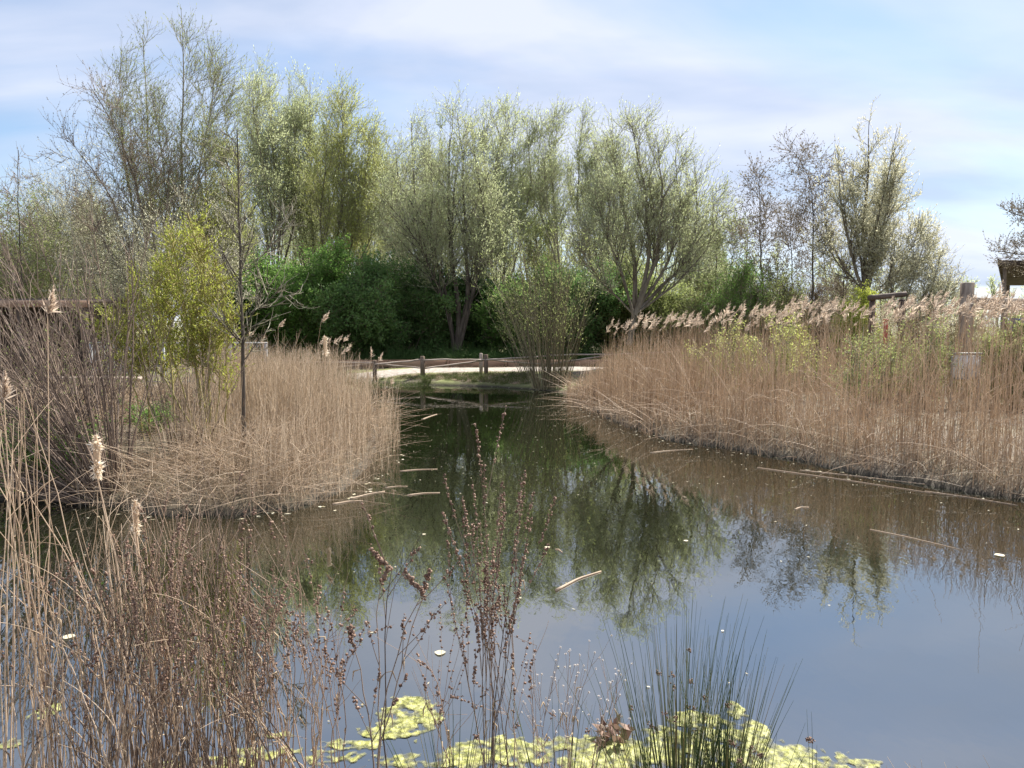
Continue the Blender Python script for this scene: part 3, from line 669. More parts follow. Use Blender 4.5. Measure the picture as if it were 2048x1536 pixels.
for px, D, h, lab in ((1440, 19.5, 1.6, 'yellow-green leafy shrub among the plumes at the left part of the right reed bed'), (1560, 18, 1.75, 'yellow-green leafy shrub among the plumes below the hooked alder'),
                      (1850, 15.5, 1.7, 'olive shrub behind the reeds right of the tilted log'), (1720, 15, 1.45, 'leafy shrub in the reeds below the lime bush')):
    bush('reedbed_shrub', lab, P(px, 700, D)[:2], h + .25, 1.5, 10, 40, 260, 7, 'l_yellow' if D > 17 else 'l_olive', 'twig', lsize=.05, lw=.025, n3=300, group='leafy shrubs growing in the right reed bed')
# ------------------------------------------------------------------ reeds
def in_region(n, poly):
    poly = np.array(poly); lo, hi = poly.min(0), poly.max(0); out = []
    c = 0
    while c < n:
        p = rng.uniform(lo, hi, (n * 2, 2)); ins = np.zeros(len(p), bool)
        for i in range(len(poly)):
            a, b = poly[i], poly[(i + 1) % len(poly)]
            ins ^= ((a[1] > p[:, 1]) != (b[1] > p[:, 1])) & (p[:, 0] < (b[0] - a[0]) * (p[:, 1] - a[1]) / (b[1] - a[1] + 1e-12) + a[0])
        out.append(p[ins]); c += ins.sum()
    return np.concatenate(out)[:n]
def plume_geo(g, tops, dirs, size, m, n=46, wind=.5):
    for_n = len(tops)
    idx = np.repeat(np.arange(for_n), n); t = rng.random(len(idx))
    ax = nrm(dirs + np.array([1, 0, 0]) * (wind * rng.uniform(.2, 1.7, (for_n, 1))) + np.array([0, 0, -.15])); sz = np.broadcast_to(size, (for_n,))[idx][:, None]
    p = tops[idx] + ax[idx] * sz * t[:, None]
    d = nrm(ax[idx] * .9 + rng.normal(size=(len(idx), 3)) * .38 + np.array([.22, 0, -.1]))
    ll = sz[:, 0] * .42 * (1.15 - t) * rng.uniform(.5, 1.2, len(idx))
    g.leaves(p, d, ll, ll * .16, m)
    g.tubes(np.stack([tops, tops + ax * np.broadcast_to(size, (for_n,))[:, None]], 1), np.full((for_n, 2), .0018), 3, m)
def reed_geo(pts, hf, lean=.05, wob=.05, rad=.0035, K=5, leaf_frac=.8, wind=.03):
    n = len(pts); z = ground_z(pts[:, 0], pts[:, 1]); z = np.maximum(z, -.15) - .02
    h = hf(pts) * (1.1 - .5 * rng.random(n) ** 1.6)
    p = np.column_stack([pts, z]); d = nrm(np.column_stack([rng.normal(size=(n, 2)) * lean, np.ones(n)])); out = [p]
    for k in range(K - 1):
        d = nrm(d + rng.normal(size=(n, 3)) * wob * .5 + np.array([wind * k / K, 0, 0])); p = p + d * (h / (K - 1))[:, None]; out.append(p)
    st = np.stack(out, 1)
    return st, d, h
def reed_bed(name, label, pts, hf, mat, plume_frac=.1, plume_sz=.22, rad=.0035, lean=.06, wind=.03, leaf=.9, broken=.06, pm='plume'):
    st, d, h = reed_geo(pts, hf, lean=lean, wind=wind, rad=rad)
    n = len(st); g = Geo()
    dist = np.maximum(pts[:, 1], 4)
    r = rad * rng.uniform(.7, 1.25, n) * np.clip(dist / 12, .8, 1.7)
    g.tubes(st, taper(n, 5, r, .0012), 3, 0)
    # dry leaves folded along the stems
    k = int(n * leaf)
    b, _ = grow(st, k, .15, .95, 22, 10, .28, 4, -.12, .12, wind=.05)
    g.tubes(b, taper(k, 4, r.mean() * .75, .0008), 3, 0)
    # fallen and snapped stems
    k = int(n * broken)
    if k:
        i = rng.choice(n, k); p0 = st[i, 0] + rng.normal(size=(k, 3)) * .05; p0[:, 2] = np.maximum(p0[:, 2], .0) + rng.uniform(0, .25, k)
        a = rng.uniform(0, 2 * math.pi, k); e = rng.uniform(.1, .7, k); L = rng.uniform(.5, 1.4, k)
        dd = np.stack([np.cos(a) * np.cos(e), np.sin(a) * np.cos(e), np.sin(e)], -1); o_ = [p0]; p = p0
        for q in range(4):
            dd = nrm(dd + np.array([0, 0, -.08])); p = p + dd * (L / 4)[:, None]; o_.append(p)
        g.tubes(np.stack(o_, 1), taper(k, 5, r[i] * 1.2, .0012), 3, 1)
    mats = [M[mat], M['dead_buff'], M[pm]]
    k = int(n * plume_frac)
    if k:
        i = np.argsort(-h * rng.uniform(.8, 1, n))[:k]; plume_geo(g, st[i, -1], d[i], plume_sz * rng.uniform(.4, 1.2, k), 2)
    o = g.build(name, mats)
    tag(o, label, kind='stuff')
    return o
# right bed
R0 = [W(a, b)[:2] for a, b in [(1150, 792), (1160, 806), (1215, 838), (1340, 880), (1450, 897), (1560, 915), (1700, 946), (1900, 978), (2048, 1000), (2300, 1035)]]
back = [(15, 11), (15.5, 15), (12.5, 18), (9.5, 20.5), (6.5, 22.5), (3.2, 24.5)]
right_poly = [tuple(t) for t in R0] + back
pts = in_region(19000, right_poly)
dd = sdist(pts[:, 0], pts[:, 1])
keep = rng.random(len(pts)) < np.clip(1.2 - dd / 3.2, .16, 1) * np.clip(.75 + .5 * vnoise(pts[:, 0], pts[:, 1], 2.2, 6), .25, 1); pts = pts[keep]; dd = dd[keep]
def h_right(p):
    d_ = sdist(p[:, 0], p[:, 1])
    return np.clip(1.05 + .28 * d_, 1.0, 2.0) + .14 * vnoise(p[:, 0], p[:, 1], 1.1, 3) - .5 * np.exp(-np.maximum(p[:, 0] - 1.5, 0) / 2.5)
reed_bed('reed_bed', 'dense straw-brown reed bed along the whole right bank, without plumes', pts, h_right, 'reed_warm', 0, leaf=.7, rad=.0046)
# ragged front: outliers standing in the water, dark matted bases, long bent stems
ep = np.concatenate([in_region(3000, [(1.2, 22.5), (2.2, 24.5), (15, 12), (15, 7), (6, 8.6), (2.4, 14)]) for _ in range(4)]); de = sdist(ep[:, 0], ep[:, 1])
e1 = ep[(de < 0) & (de > -.55 * np.clip(.5 + vnoise(ep[:, 0], ep[:, 1], 3.3, 12), 0, 1))]
reed_bed('reed_edge', 'stray reeds standing in the water in front of the right reed bed', e1[:900], lambda p: .5 + .5 * rng.random(len(p)), 'reed_warm', 0, leaf=.5, rad=.0042, lean=.1, broken=.05)
e2 = ep[(de < .7) & (de > -.12)]
reed_bed('reed_litter', 'dark matted dead reed bases along the right waterline', e2[:3600], lambda p: .26 + .1 * vnoise(p[:, 0], p[:, 1], 4, 3), 'litter', 0, leaf=.8, rad=.005, lean=.6, broken=.25)
def bent_reeds(name, label, pts, Lr, mat, rad=.0045, el=(.5, 1.2), droop=.13):
    k = len(pts); a = rng.uniform(0, 2 * math.pi, k); e = rng.uniform(*el, k); L = rng.uniform(*Lr, k)
    p = np.column_stack([pts, np.maximum(ground_z(pts[:, 0], pts[:, 1]), -.05)]); d_ = np.stack([np.cos(a) * np.cos(e), np.sin(a) * np.cos(e) - .15, np.sin(e)], -1); o_ = [p]
    for q in range(8):
        d_ = nrm(d_ + np.array([0, 0, -1]) * (droop * rng.uniform(.3, 1.7, k) * q / 4)[:, None]); p = p + d_ * (L / 8)[:, None]; o_.append(p)
    g = Geo(); g.tubes(np.stack(o_, 1), taper(k, 9, rad, .0015), 4); tag(g.build(name, M[mat], smooth=True), label, kind='stuff')
e3 = ep[(de < 1.6) & (de > .1) & (ep[:, 0] > 3.0)]
bent_reeds('bent_reeds', 'pale bent and arching reed stems along the front of the right reed bed', e3[:520], (.9, 2.0), 'dead_buff')
e3 = ep[(de > 1.0)]
bent_reeds('bent_reeds', 'slanting and snapped stems lying over the right reed bed', e3[:420], (1.4, 2.3), 'dead_buff', .0042, (.9, 1.35), .06)
q = in_region(2300, [(2.6, 20.5), (4.2, 18), (6.5, 15.5), (9.0, 13.5), (11.5, 11.5), (15, 11), (15.5, 15), (12.5, 18), (9.5, 21), (6.5, 23.5), (3.0, 25)])
q = q[rng.random(len(q)) < np.clip(.55 + .8 * vnoise(q[:, 0], q[:, 1], 1.7, 21), .08, 1)]
reed_bed('plumed_reeds', 'taller feathery reeds nodding to the right above the right reed bed', q, lambda p: 1.88 + .26 * vnoise(p[:, 0], p[:, 1], .9, 5) + .015 * np.maximum(p[:, 0] - 6, 0) - .10 * np.maximum(6 - p[:, 0], 0), 'reed_warm', .5, .34, rad=.0035, wind=.10, leaf=.8)
# left bed
left_poly = [tuple(W(a, b)[:2]) for a, b in [(480, 1030), (590, 1015), (660, 988), (705, 955), (728, 925), (742, 885), (740, 840)]] + [(-3.7, 16.5), (-4.2, 19), (-6.3, 18), (-6, 14), (-4.9, 11.5), (-4.2, 9.3)]
pts = in_region(6200, left_poly)
pts = pts[rng.random(len(pts)) < np.clip(.7 + .6 * vnoise(pts[:, 0], pts[:, 1], 2.6, 15), .2, 1)]
pts = pts[~((pts[:, 0] < -2.9) & (pts[:, 1] < 11.6) & (rng.random(len(pts)) < .75))]
def h_left(p):
    front = np.clip((p[:, 1] - 9) / 4.5, 0, 1)
    return np.clip(.80 + .12 * sdist(p[:, 0], p[:, 1]) + .34 * front, .5, 1.22) + .24 * vnoise(p[:, 0], p[:, 1], 3.1, 8)
reed_bed('reed_bed', 'pale straw reed bed on the left spit beside the open water', pts, h_left, 'reed', .006, .24, rad=.0044, lean=.085, broken=.05, leaf=.6)
pts = in_region(1000, [tuple(W(a, b)[:2]) for a, b in [(250, 1015), (330, 1030), (480, 1032), (600, 1020)]] + [(-2.6, 10), (-3.0, 11.6), (-4.6, 12)])
ep = np.concatenate([in_region(3000, [(-5, 8), (-1.2, 8), (-1.2, 17), (-3, 17)]) for _ in range(2)]); de = sdist(ep[:, 0], ep[:, 1])
bent_reeds('bent_reeds', 'pale bent stems along the edge of the left spit', ep[(de < 1.2) & (de > .15)][:70], (.6, 1.1), 'dead_buff', el=(.9, 1.4), droop=.1)
reed_bed('reed_edge', 'stray reeds standing in the water off the left spit', ep[(de < 0) & (de > -.38 * np.clip(.5 + vnoise(ep[:, 0], ep[:, 1], 3.7, 5), 0, 1))][:230], lambda p: .5 + .75 * rng.random(len(p)), 'reed', 0, leaf=.5, rad=.0036, lean=.08, broken=.0)
reed_bed('reed_litter', 'low matted dead reeds and grass in front of the dark sapling', pts, lambda p: .32 + .2 * vnoise(p[:, 0], p[:, 1], 2.0, 9), 'litter', 0, rad=.0034, lean=.3, broken=.5)
lp = np.concatenate([in_region(3000, [(-5.5, 8), (-1.2, 8), (-1.2, 18), (-3.4, 18)]) for _ in range(2)]); de = sdist(lp[:, 0], lp[:, 1])
reed_bed('reed_litter', 'short dead stubble and fallen leaves covering the mud of the left spit', lp[(de > -.12) & (de < 1.5)][:3600], lambda p: .17 + .08 * vnoise(p[:, 0], p[:, 1], 4, 3), 'litter', 0, leaf=.9, rad=.004, lean=.7, broken=.12)
pts = in_region(1900, [(-11, 9.2), (-4.3, 8.6), (-4.6, 11.5), (-5.8, 14), (-6.3, 18), (-11, 16)])
reed_bed('reed_litter', 'thin broken reeds and dead grass behind the tangled bush at left', pts, lambda p: .6 + .25 * vnoise(p[:, 0], p[:, 1], 1.0, 9), 'litter', 0, rad=.003, lean=.3, broken=.8)
# a few reeds with plumes standing on their own left of the middle
def single_reed(label, px, py, D, top, psz=.26, name='plumed_reed', mat='reed', bend=0.0, group='single plumed reeds on the left spit', fl='plume', npl=90, wind=.3):
    b = P(px, py, D); b[2] = max(float(ground_z(b[0], b[1])), -.1) - .02
    tp = P(*top, D); root = empty(name, b); tag(root, label, 'reed', group)
    mid = (b + tp) / 2 + np.array([bend, 0, 0])
    q_ = resample([b, mid, tp], 8)[None]; q_[0, 1:-1] += rng.normal(size=(6, 3)) * .006
    g = Geo(); g.tubes(q_, taper(1, 8, .0045, .002), 5); 
    bl, _ = grow(q_, 4, .3, .8, 20, 8, .35, 5, -.08, .06); g.tubes(bl, taper(4, 5, .004, .001), 3); g.build('stem', M[mat], root, smooth=True)
    g = Geo(); plume_geo(g, tp[None], nrm((tp - mid)[None]), np.array([psz]), 0, npl, wind); g.build('plume', M[fl], root)
single_reed('tall plumed reed left of the fence whose feather stands against the dark hedge', 610, 860, 12.5, (642, 645), .24)
single_reed('plumed reed leaning right with pink feather in front of the fence rails', 745, 850, 15.5, (742, 715), .22, wind=.05)
single_reed('short plumed reed nodding right just beside the pink-feathered one', 752, 850, 15.5, (757, 722), .2, wind=.5)
single_reed('small pale plumed reed at the water side of the left spit', 790, 860, 14, (783, 770), .16, wind=.1)
single_reed('drooping plumed reed at the dark sapling side of the left spit', 560, 840, 13, (556, 655), .2, wind=.5)
# tufts and sedge at the far bank
def tufts(name, label, pts, h, mat, per=26, rad=.003, kind='stuff', sp=.35):
    idx = np.repeat(np.arange(len(pts)), per); n = len(idx)
    p = np.asarray(pts)[idx] + rng.normal(size=(n, 2)) * .05
    z = ground_z(p[:, 0], p[:, 1]) - .01; p = np.column_stack([p, z]); d = nrm(np.column_stack([rng.normal(size=(n, 2)) * sp, np.ones(n)])); o_ = [p]
    L = h * rng.uniform(.5, 1.1, n)
    for k in range(3):
        d = nrm(d + np.column_stack([d[:, :2] * .35, np.full(n, -.12)])); p = p + d * (L / 3)[:, None]; o_.append(p)
    g = Geo(); g.tubes(np.stack(o_, 1), taper(n, 4, rad, .0008), 3)
    o = g.build(name, M[mat] if isinstance(mat, str) else mat); tag(o, label, kind=kind); return o
far = in_region(420, [tuple(W(a, b)[:2]) for a, b in [(640, 762), (740, 764), (900, 769), (1060, 776), (1060, 765)]] + [(.8, 28.2), (-7, 28.2)])
tufts('grass', 'short mossy grass on the far bank below the fence', far, .17, 'grass', 20, .005)
tufts('dead_grass', 'pale dead grass and leaf litter on the far bank', in_region(300, [tuple(W(a, b)[:2]) for a, b in [(640, 762), (740, 764), (900, 769), (1060, 776), (1060, 765)]] + [(.8, 28.4), (-7, 28.4)]), .16, 'dead_buff', 16, .005, sp=.8)
tufts('dead_grass', 'dead grass fringe along the far edge of the gravel path', in_region(160, [(-8, 31.3), (10, 31.4), (10, 31.65), (-8, 31.6)]), .14, 'litter', 14, .005, sp=.8)
for px, lab in ((785, 'large green sedge tussock on the far bank left of the fence post'), (700, 'brownish green sedge tussock on the far bank behind the left reeds'), (740, 'dark green sedge tussock second from the water gap'), (815, 'small sedge tussock nearest the open far bank')):
    c = W(px, 762, .15)[:2]
    o = tufts('sedge_tussock', lab, c + rng.normal(size=(14, 2)) * np.array([.42, .25]), .65 if px < 800 else .4, 'grass', 55, .006, None); tag(o, cat='sedge', group='sedge tussocks on the far bank')
gr = in_region(1100, [(-14, 31.8), (14, 31.8), (16, 34.2), (-16, 34.2)])
tufts('undergrowth', 'green undergrowth between the edging board and the hedge', gr, .35, 'grass', 14, .008)
gr = in_region(3800, [(-22, 34), (24, 34), (26, 40), (-24, 40)])
tufts('undergrowth', 'dark undergrowth beneath the hedge and trees', gr, 1.1, 'l_dgreen', 16, .014, sp=.7)
gr = in_region(900, [(-12, 12), (-6, 13), (-7.5, 20), (-14, 20)])
tufts('undergrowth', 'rough grass and dead stalks behind the left reeds', gr, .5, 'litter', 14, .005)
gr = in_region(900, [(6, 20), (12, 16), (16, 20), (12, 28), (5, 28)])
tufts('undergrowth', 'green undergrowth showing behind the right reed bed', gr, .7, 'grass', 18, .007)
#STRUCT
# ------------------------------------------------------------------ built things
def log_path(pts, r, K=9, sides=8, wob=.012):
    q_ = resample(pts, K); q_[1:-1] += rng.normal(size=(K - 2, 3)) * wob
    rr = r * (1 + rng.normal(size=K) * .07)
    return q_[None], rr[None]
# low cleft fence in front of the path
fp = [(470, 28.0), (612, 28.0), (749, 28.1), (845, 28.0), (972, 28.0), (1098, 28.1), (1222, 28.2), (1346, 28.4)]
fence = empty('post_and_rail_fence', (-2, 28, .35)); tag(fence, 'low weathered post and rail fence along the far bank in front of the pale path', 'fence')
tops = []
for i, (px, D) in enumerate(fp):
    x = (px - 1024) / F * D; z = float(ground_z(x, D))
    g = Geo(); g.box((x, D, z + .34), (.15, .13, .80), rz=rng.uniform(-.3, .3), bev=.02)
    g.build('post', M['wood_mid'], fence); tops.append((x, D, z))
ends = [((0, .64), (1, .60)), ((0, .62), (1, .66)), ((0, .60), (1, .62)), ((0, .60), (1, .55)), ((0, .55), (1, .64)), ((0, .66), (1, .66)), ((0, .66), (1, .72))]
for i in range(len(fp) - 1):
    a, b = tops[i], tops[i + 1]
    for lo in range(2):
        h0 = ends[i][0][1] - lo * (.06 if i % 2 else .0); h1 = ends[i][1][1] - lo * (.0 if i % 2 else .32)
        if lo and i % 2: h0, h1 = h0 - .26, h1 - .02
        yy = -.05 + lo * .09
        pts_ = [(a[0], a[1] + yy, a[2] + h0), ((a[0] + b[0]) / 2, a[1] + yy, (a[2] + b[2]) / 2 + (h0 + h1) / 2 + rng.uniform(-.012, .012)), (b[0], b[1] + yy, b[2] + h1)]
        q_, rr = log_path(pts_, .030, wob=.006)
        g = Geo(); g.tubes(q_, rr, 4, 0, cap=True); g.build('rail', M['wood_rail'], fence)
g = Geo(); x = (962 - 1024) / F * 28.3; g.box((x, 28.35, .35 + .33), (.13, .11, .76), bev=.02)
tag(g.build('short_post', M['wood']), 'thick pale post set right behind the fence post left of the waterside willow', 'post')
# timber edging board beyond the path
g = Geo()
for k in range(7):
    x0 = -7.5 + k * 2.4; g.box((x0 + 1.2, 31.7 + .03 * k, .38 + .14), (2.39, .06, .30), m=0, bev=.008)
    g.box((x0 + .05, 31.66 + .03 * k, .38 + .12), (.09, .06, .33), m=0, bev=.008)
tag(g.build('edging_board', M['wood_red']), 'reddish brown timber edging board along the far side of the path', 'edging')
# pale metal railing at left
rail = empty('metal_railing', (-9, 21.5, .35)); tag(rail, 'pale grey metal railing with mesh panels behind the lime willow', 'railing')
Dr = 21.0; xa, xb = [(p_ - 1024) / F * Dr for p_ in (180, 535)]
zt = P(300, 686, Dr)[2]
g = Geo(); g.box(((xa + xb) / 2, Dr, zt), (xb - xa, .06, .05), bev=.01); g.build('top_rail', M['metal'], rail)
g = Geo(); g.box(((xa + xb) / 2, Dr, .52), (xb - xa - .02, .05, .04), bev=.01); g.build('bottom_rail', M['metal'], rail)
for k, pxx in enumerate((182, 262, 325, 388, 460, 532)):
    g = Geo(); g.box(((pxx - 1024) / F * Dr, Dr + .002, (zt + .3) / 2 - .03), (.12 if k in (2, 3) else .07, .066, zt - .28), bev=.01); g.build('post', M['metal'], rail)
g = Geo()
for xx in np.arange(xa + .06, xb, .085):
    g.tubes(np.array([[(xx, Dr, .53), (xx, Dr, zt - .02)]]), np.full((1, 2), .010), 4)
g.build('mesh_panel', M['metal'], rail)
# bench on the left path
bench = empty('wooden_bench', P(200, 800, 18.2) * np.array([1, 1, 0]) + np.array([0, 0, .35])); tag(bench, 'low pale wooden bench beside the path at left', 'bench')
bx, by = bench.location.x, bench.location.y
g = Geo(); 
for k in range(3): g.box((bx, by - .16 + k * .16, .80), (2.1, .14, .06), bev=.012)
g.build('seat', M['wood_rail'], bench)
for s_ in (-1, 1):
    g = Geo(); g.box((bx + s_ * .85, by, .55), (.12, .40, .43), bev=.012); g.build('leg', M['wood'], bench)
# brown low shelter far left
sh = empty('timber_shelter', (-16.5, 25, .35)); tag(sh, 'low dark timber shelter with brown eaves board at the left edge', 'shelter')
zt = P(90, 606, 24)[2]
xr = (188 - 1024) / F * 24
g = Geo(); g.box((xr - 3.2, 25.2, zt + .1), (6.6, 3.0, .10), rx=.06, bev=.02); g.build('roof', M['wood_dark'], sh)
g = Geo(); g.box((xr - 3.2, 23.66, zt - .04), (6.6, .05, .2), bev=.01); g.build('eaves_board', M['wood_red'], sh)
for k in range(4):
    g = Geo(); g.box((xr - .15 - k * 2.0, 23.85, (zt + .2) / 2 - .03), (.14, .14, zt - .30), bev=.015); g.build('post', M['wood_dark'], sh)
g = Geo()
for k in range(26): g.box((xr - .2 - k * .24, 26.4, (zt + .3) / 2), (.225, .03, zt - .4), bev=.006)
g.build('back_wall', M['wood_dark'], sh)
# pavilion at right
pv = empty('open_shelter', ((1992 - 1024) / F * 29.0, 29.0, .5)); tag(pv, 'dark open-sided shelter with flat timber roof at the right edge', 'shelter')
Dp = 29.0; xl = (1990 - 1024) / F * Dp; zt = P(2000, 541, Dp)[2]; zg = float(ground_z(xl + 1, Dp + 1))
g = Geo(); g.box((xl + 3.5, Dp + 2.2, zt + .03), (7.0, 4.6, .10), rx=-.13, bev=.01); g.build('roof', M['wood_dark'], pv)
g = Geo(); g.box((xl + 3.5, Dp - .14, zt + .26), (7.1, .06, .20), bev=.01); g.box((xl - .03, Dp + 2.1, zt + .05), (.06, 4.5, .18), rx=-.13, bev=.01); g.build('fascia', M['wood_dark'], pv)
for (ax_, ay_) in ((.22, .2), (.22, 3.9), (3.6, .2), (6.5, .2), (6.5, 3.9)):
    top = zt + .22 - ay_ * .13
    g = Geo(); g.box((xl + ax_, Dp + ay_, (top + zg) / 2 - .05), (.15, .15, top - zg), bev=.015); g.build('post', M['wood'], pv)
g = Geo(); g.box((xl + 3.4, Dp + 4.3, zg + 1.0), (6.4, .05, .9), bev=.01); g.build('back_rail', M['wood_dark'], pv)
for ch in pv.children:          # the plan is skewed: the left side runs back to the right
    for v_ in ch.data.vertices: v_.co.x += (v_.co.y - Dp) * .68
# log beams of a play frame
lf = empty('log_frame', (12, 20, .5)); tag(lf, 'heavy horizontal log beams on a square post below the shelter roof', 'timber frame')
Dl = 20.0
g = Geo(); a = P(1935, 565, Dl); z0 = float(ground_z(a[0], Dl)); g.box((a[0], Dl, (a[2] + z0) / 2 - .1), (.24, .24, a[2] - z0 + .2), bev=.02); g.build('post', M['wood'], lf)
for (y0, y1, x0, x1, dd_) in ((600, 607, 1938, 2160, .16), (612, 618, 1955, 2170, -.18)):
    q_, rr = log_path([P(x0, y0, Dl + dd_), P(x1, y1, Dl + dd_)], .085); g = Geo(); g.tubes(q_, rr, 8, 0, cap=True); g.build('beam', M['wood'], lf, smooth=True)
a = P(2150, 605, Dl); g = Geo(); g.box((a[0], Dl, (a[2] + z0) / 2), (.24, .24, a[2] - z0 + .3), bev=.02); g.build('post', M['wood'], lf)
lt = empty('tilted_log', (10, 21, .5)); tag(lt, 'single slightly tilted log beam right of the large willow trunk', 'log')
q_, rr = log_path([P(1737, 596, 21), P(1812, 588, 21)], .075, wob=.004); g = Geo(); g.tubes(q_, rr, 9, 0, cap=True); g.build('beam', M['wood_dark'], lt, smooth=True)
for pxx in (1745, 1804):
    a = P(pxx, 598, 21.1); z0 = float(ground_z(a[0], 21.1)); g = Geo(); g.box((a[0], 21.1, (a[2] + z0) / 2), (.12, .12, a[2] - z0), bev=.015); g.build('post', M['wood_dark'], lt)
a = P(1772, 640, 20); z0 = float(ground_z(a[0], 20)); g = Geo(); g.box((a[0], 20, (P(0, 642, 20)[2] + z0) / 2), (.08, .08, P(0, 642, 20)[2] - z0), bev=.02)
g.box((a[0], 20, P(0, 642, 20)[2] + .03), (.10, .10, .04), bev=.02)
tag(g.build('red_post', M['red_paint']), 'small red post half hidden in reeds below the tilted log', 'post')
# white framed panel behind the reeds at right
pn = empty('framed_board', P(1932, 755, 15.5)); tag(pn, 'white framed panel glimpsed through the reeds at right', 'panel')
c_ = P(1932, 732, 15.5)
g = Geo(); g.box(c_, (.52, .03, .44), rz=.1, bev=.006); g.build('face', M['white_paint'], pn)
g = Geo(); g.box(c_ + np.array([0, -.02, .25]), (.62, .05, .04), rz=.1, bev=.006); g.box(c_ + np.array([0, -.02, -.25]), (.62, .05, .04), rz=.1, bev=.006); g.build('frame', M['metal'], pn)
for s_ in (-1, 1):
    g = Geo(); g.box(c_ + np.array([s_ * .29, .02 + s_ * .03, -.35]), (.04, .04, 1.1), rz=.1, bev=.006); g.build('leg', M['metal'], pn)
dp = empty('leaning_window', P(2040, 665, 17)); tag(dp, 'leaning dark glass pane in a silver frame at the right edge under the log beams', 'pane')
c_ = P(2044, 650, 17)
g = Geo(); g.box(c_, (.56, .03, .34), rx=-.5, bev=.006); g.build('pane', M['glass_dark'], dp)
for s_ in (-1, 1):
    g = Geo(); g.box(c_ + np.array([s_ * .29, -.02, 0]), (.03, .05, .4), rx=-.5, bev=.006); g.build('frame', M['metal'], dp)
    g = Geo(); g.box(c_ + np.array([s_ * .29, .1, -.75]), (.04, .04, 1.3), bev=.006); g.build('leg', M['metal'], dp)

# ------------------------------------------------------------------ things on the water
def floating_stem(label, a, b, r=.008, bend=.05):
    p0, p1 = W(*a, .006), W(*b, .006); mid = (p0 + p1) / 2 + np.array([0, bend, 0])
    q_ = resample([p0, mid, p1], 9)[None]; q_[0, :, 2] = r * .4
    g = Geo(); g.tubes(q_, taper(1, 9, r, r * .5), 5, 0, cap=True)
    tag(g.build('floating_reed', M['dead_buff'], smooth=True), label, 'reed stem', 'reed stems floating on the pond')
for lab, a, b, r in [('straight pale reed stem floating alone in the middle of the pond', (1112, 1180), (1202, 1142), .012),
                     ('very long pale reed stem floating along the right reed bed', (1515, 935), (1860, 985), .011),
                     ('second long floating stem just behind the longest one by the right reeds', (1600, 940), (1850, 968), .008),
                     ('curved floating stem at the right edge of the picture', (1850, 982), (2035, 1010), .009),
                     ('thin stem floating across the reflection of the shelter side trees', (1740, 1058), (1920, 1098), .006),
                     ('short stem floating off the tip of the left reed spit', (700, 997), (770, 982), .010),
                     ('bent short stem floating in front of the left reed spit', (665, 1008), (725, 1001), .012),
                     ('pale stem floating beyond the tip of the left spit', (800, 942), (875, 938), .010),
                     ('pair-like stem floating below the fence reflection', (815, 990), (880, 985), .010),
                     ('small bent twig floating near the dark fence reflection', (845, 838), (874, 828), .012),
                     ('short stem floating left of the red-brown dock stems', (770, 975), (815, 972), .008),
                     ('long thin stem floating at the foot of the far reeds on the right', (1300, 905), (1385, 898), .009),
                     ('very thin stem floating near the lower middle of the pond', (1110, 1098), (1125, 1104), .007),
                     ('small pale stem in the reflection of the big willow', (1590, 1018), (1618, 1014), .009)]:
    floating_stem(lab, a, b, r)
def scraps(name, label, pts, s, mat):
    n = len(pts); a = rng.uniform(0, 2 * math.pi, n); sz = s * rng.uniform(.3, 1.5, n)[:, None]
    d = np.stack([np.cos(a), np.sin(a), np.zeros(n)], -1); e = np.stack([-np.sin(a), np.cos(a), np.zeros(n)], -1) * rng.uniform(.25, .8, n)[:, None]
    c = np.column_stack([pts, np.full(n, .005)])
    v = np.stack([c - d * sz, c - e * sz * .9, c + d * sz, c + e * sz], 1).reshape(-1, 3)
    v[:, 2] += rng.uniform(0, .002, len(v))
    g = Geo(); g.add(v, np.arange(n * 4).reshape(-1, 4)); tag(g.build(name, mat), label, kind='stuff')
M['scrap'] = mat_leaf('floating_scraps', [(.30, .26, .16), (.5, .45, .32), (.70, .66, .52)], .1)
p_ = in_region(2600, POLY); dd = sdist(p_[:, 0], p_[:, 1]); w_ = np.where(p_[:, 1] > 9, .8, .16) * np.where(dd > -1.2, 1, .55); p_ = p_[rng.random(len(p_)) < w_]
p_ = p_[sdist(p_[:, 0], p_[:, 1]) < -.1]
scraps('floating_scraps', 'tiny pale leaves and scraps floating on the pond', p_, .013, M['scrap'])
p_ = np.concatenate([in_region(500, POLY) for _ in range(6)]); dd = sdist(p_[:, 0], p_[:, 1]); p_ = p_[(dd > -.45) & (dd < -.02) & (p_[:, 1] > 5)]
scraps('edge_scraps', 'pale reed scraps gathered along the waterline', p_, .03, M['scrap'])
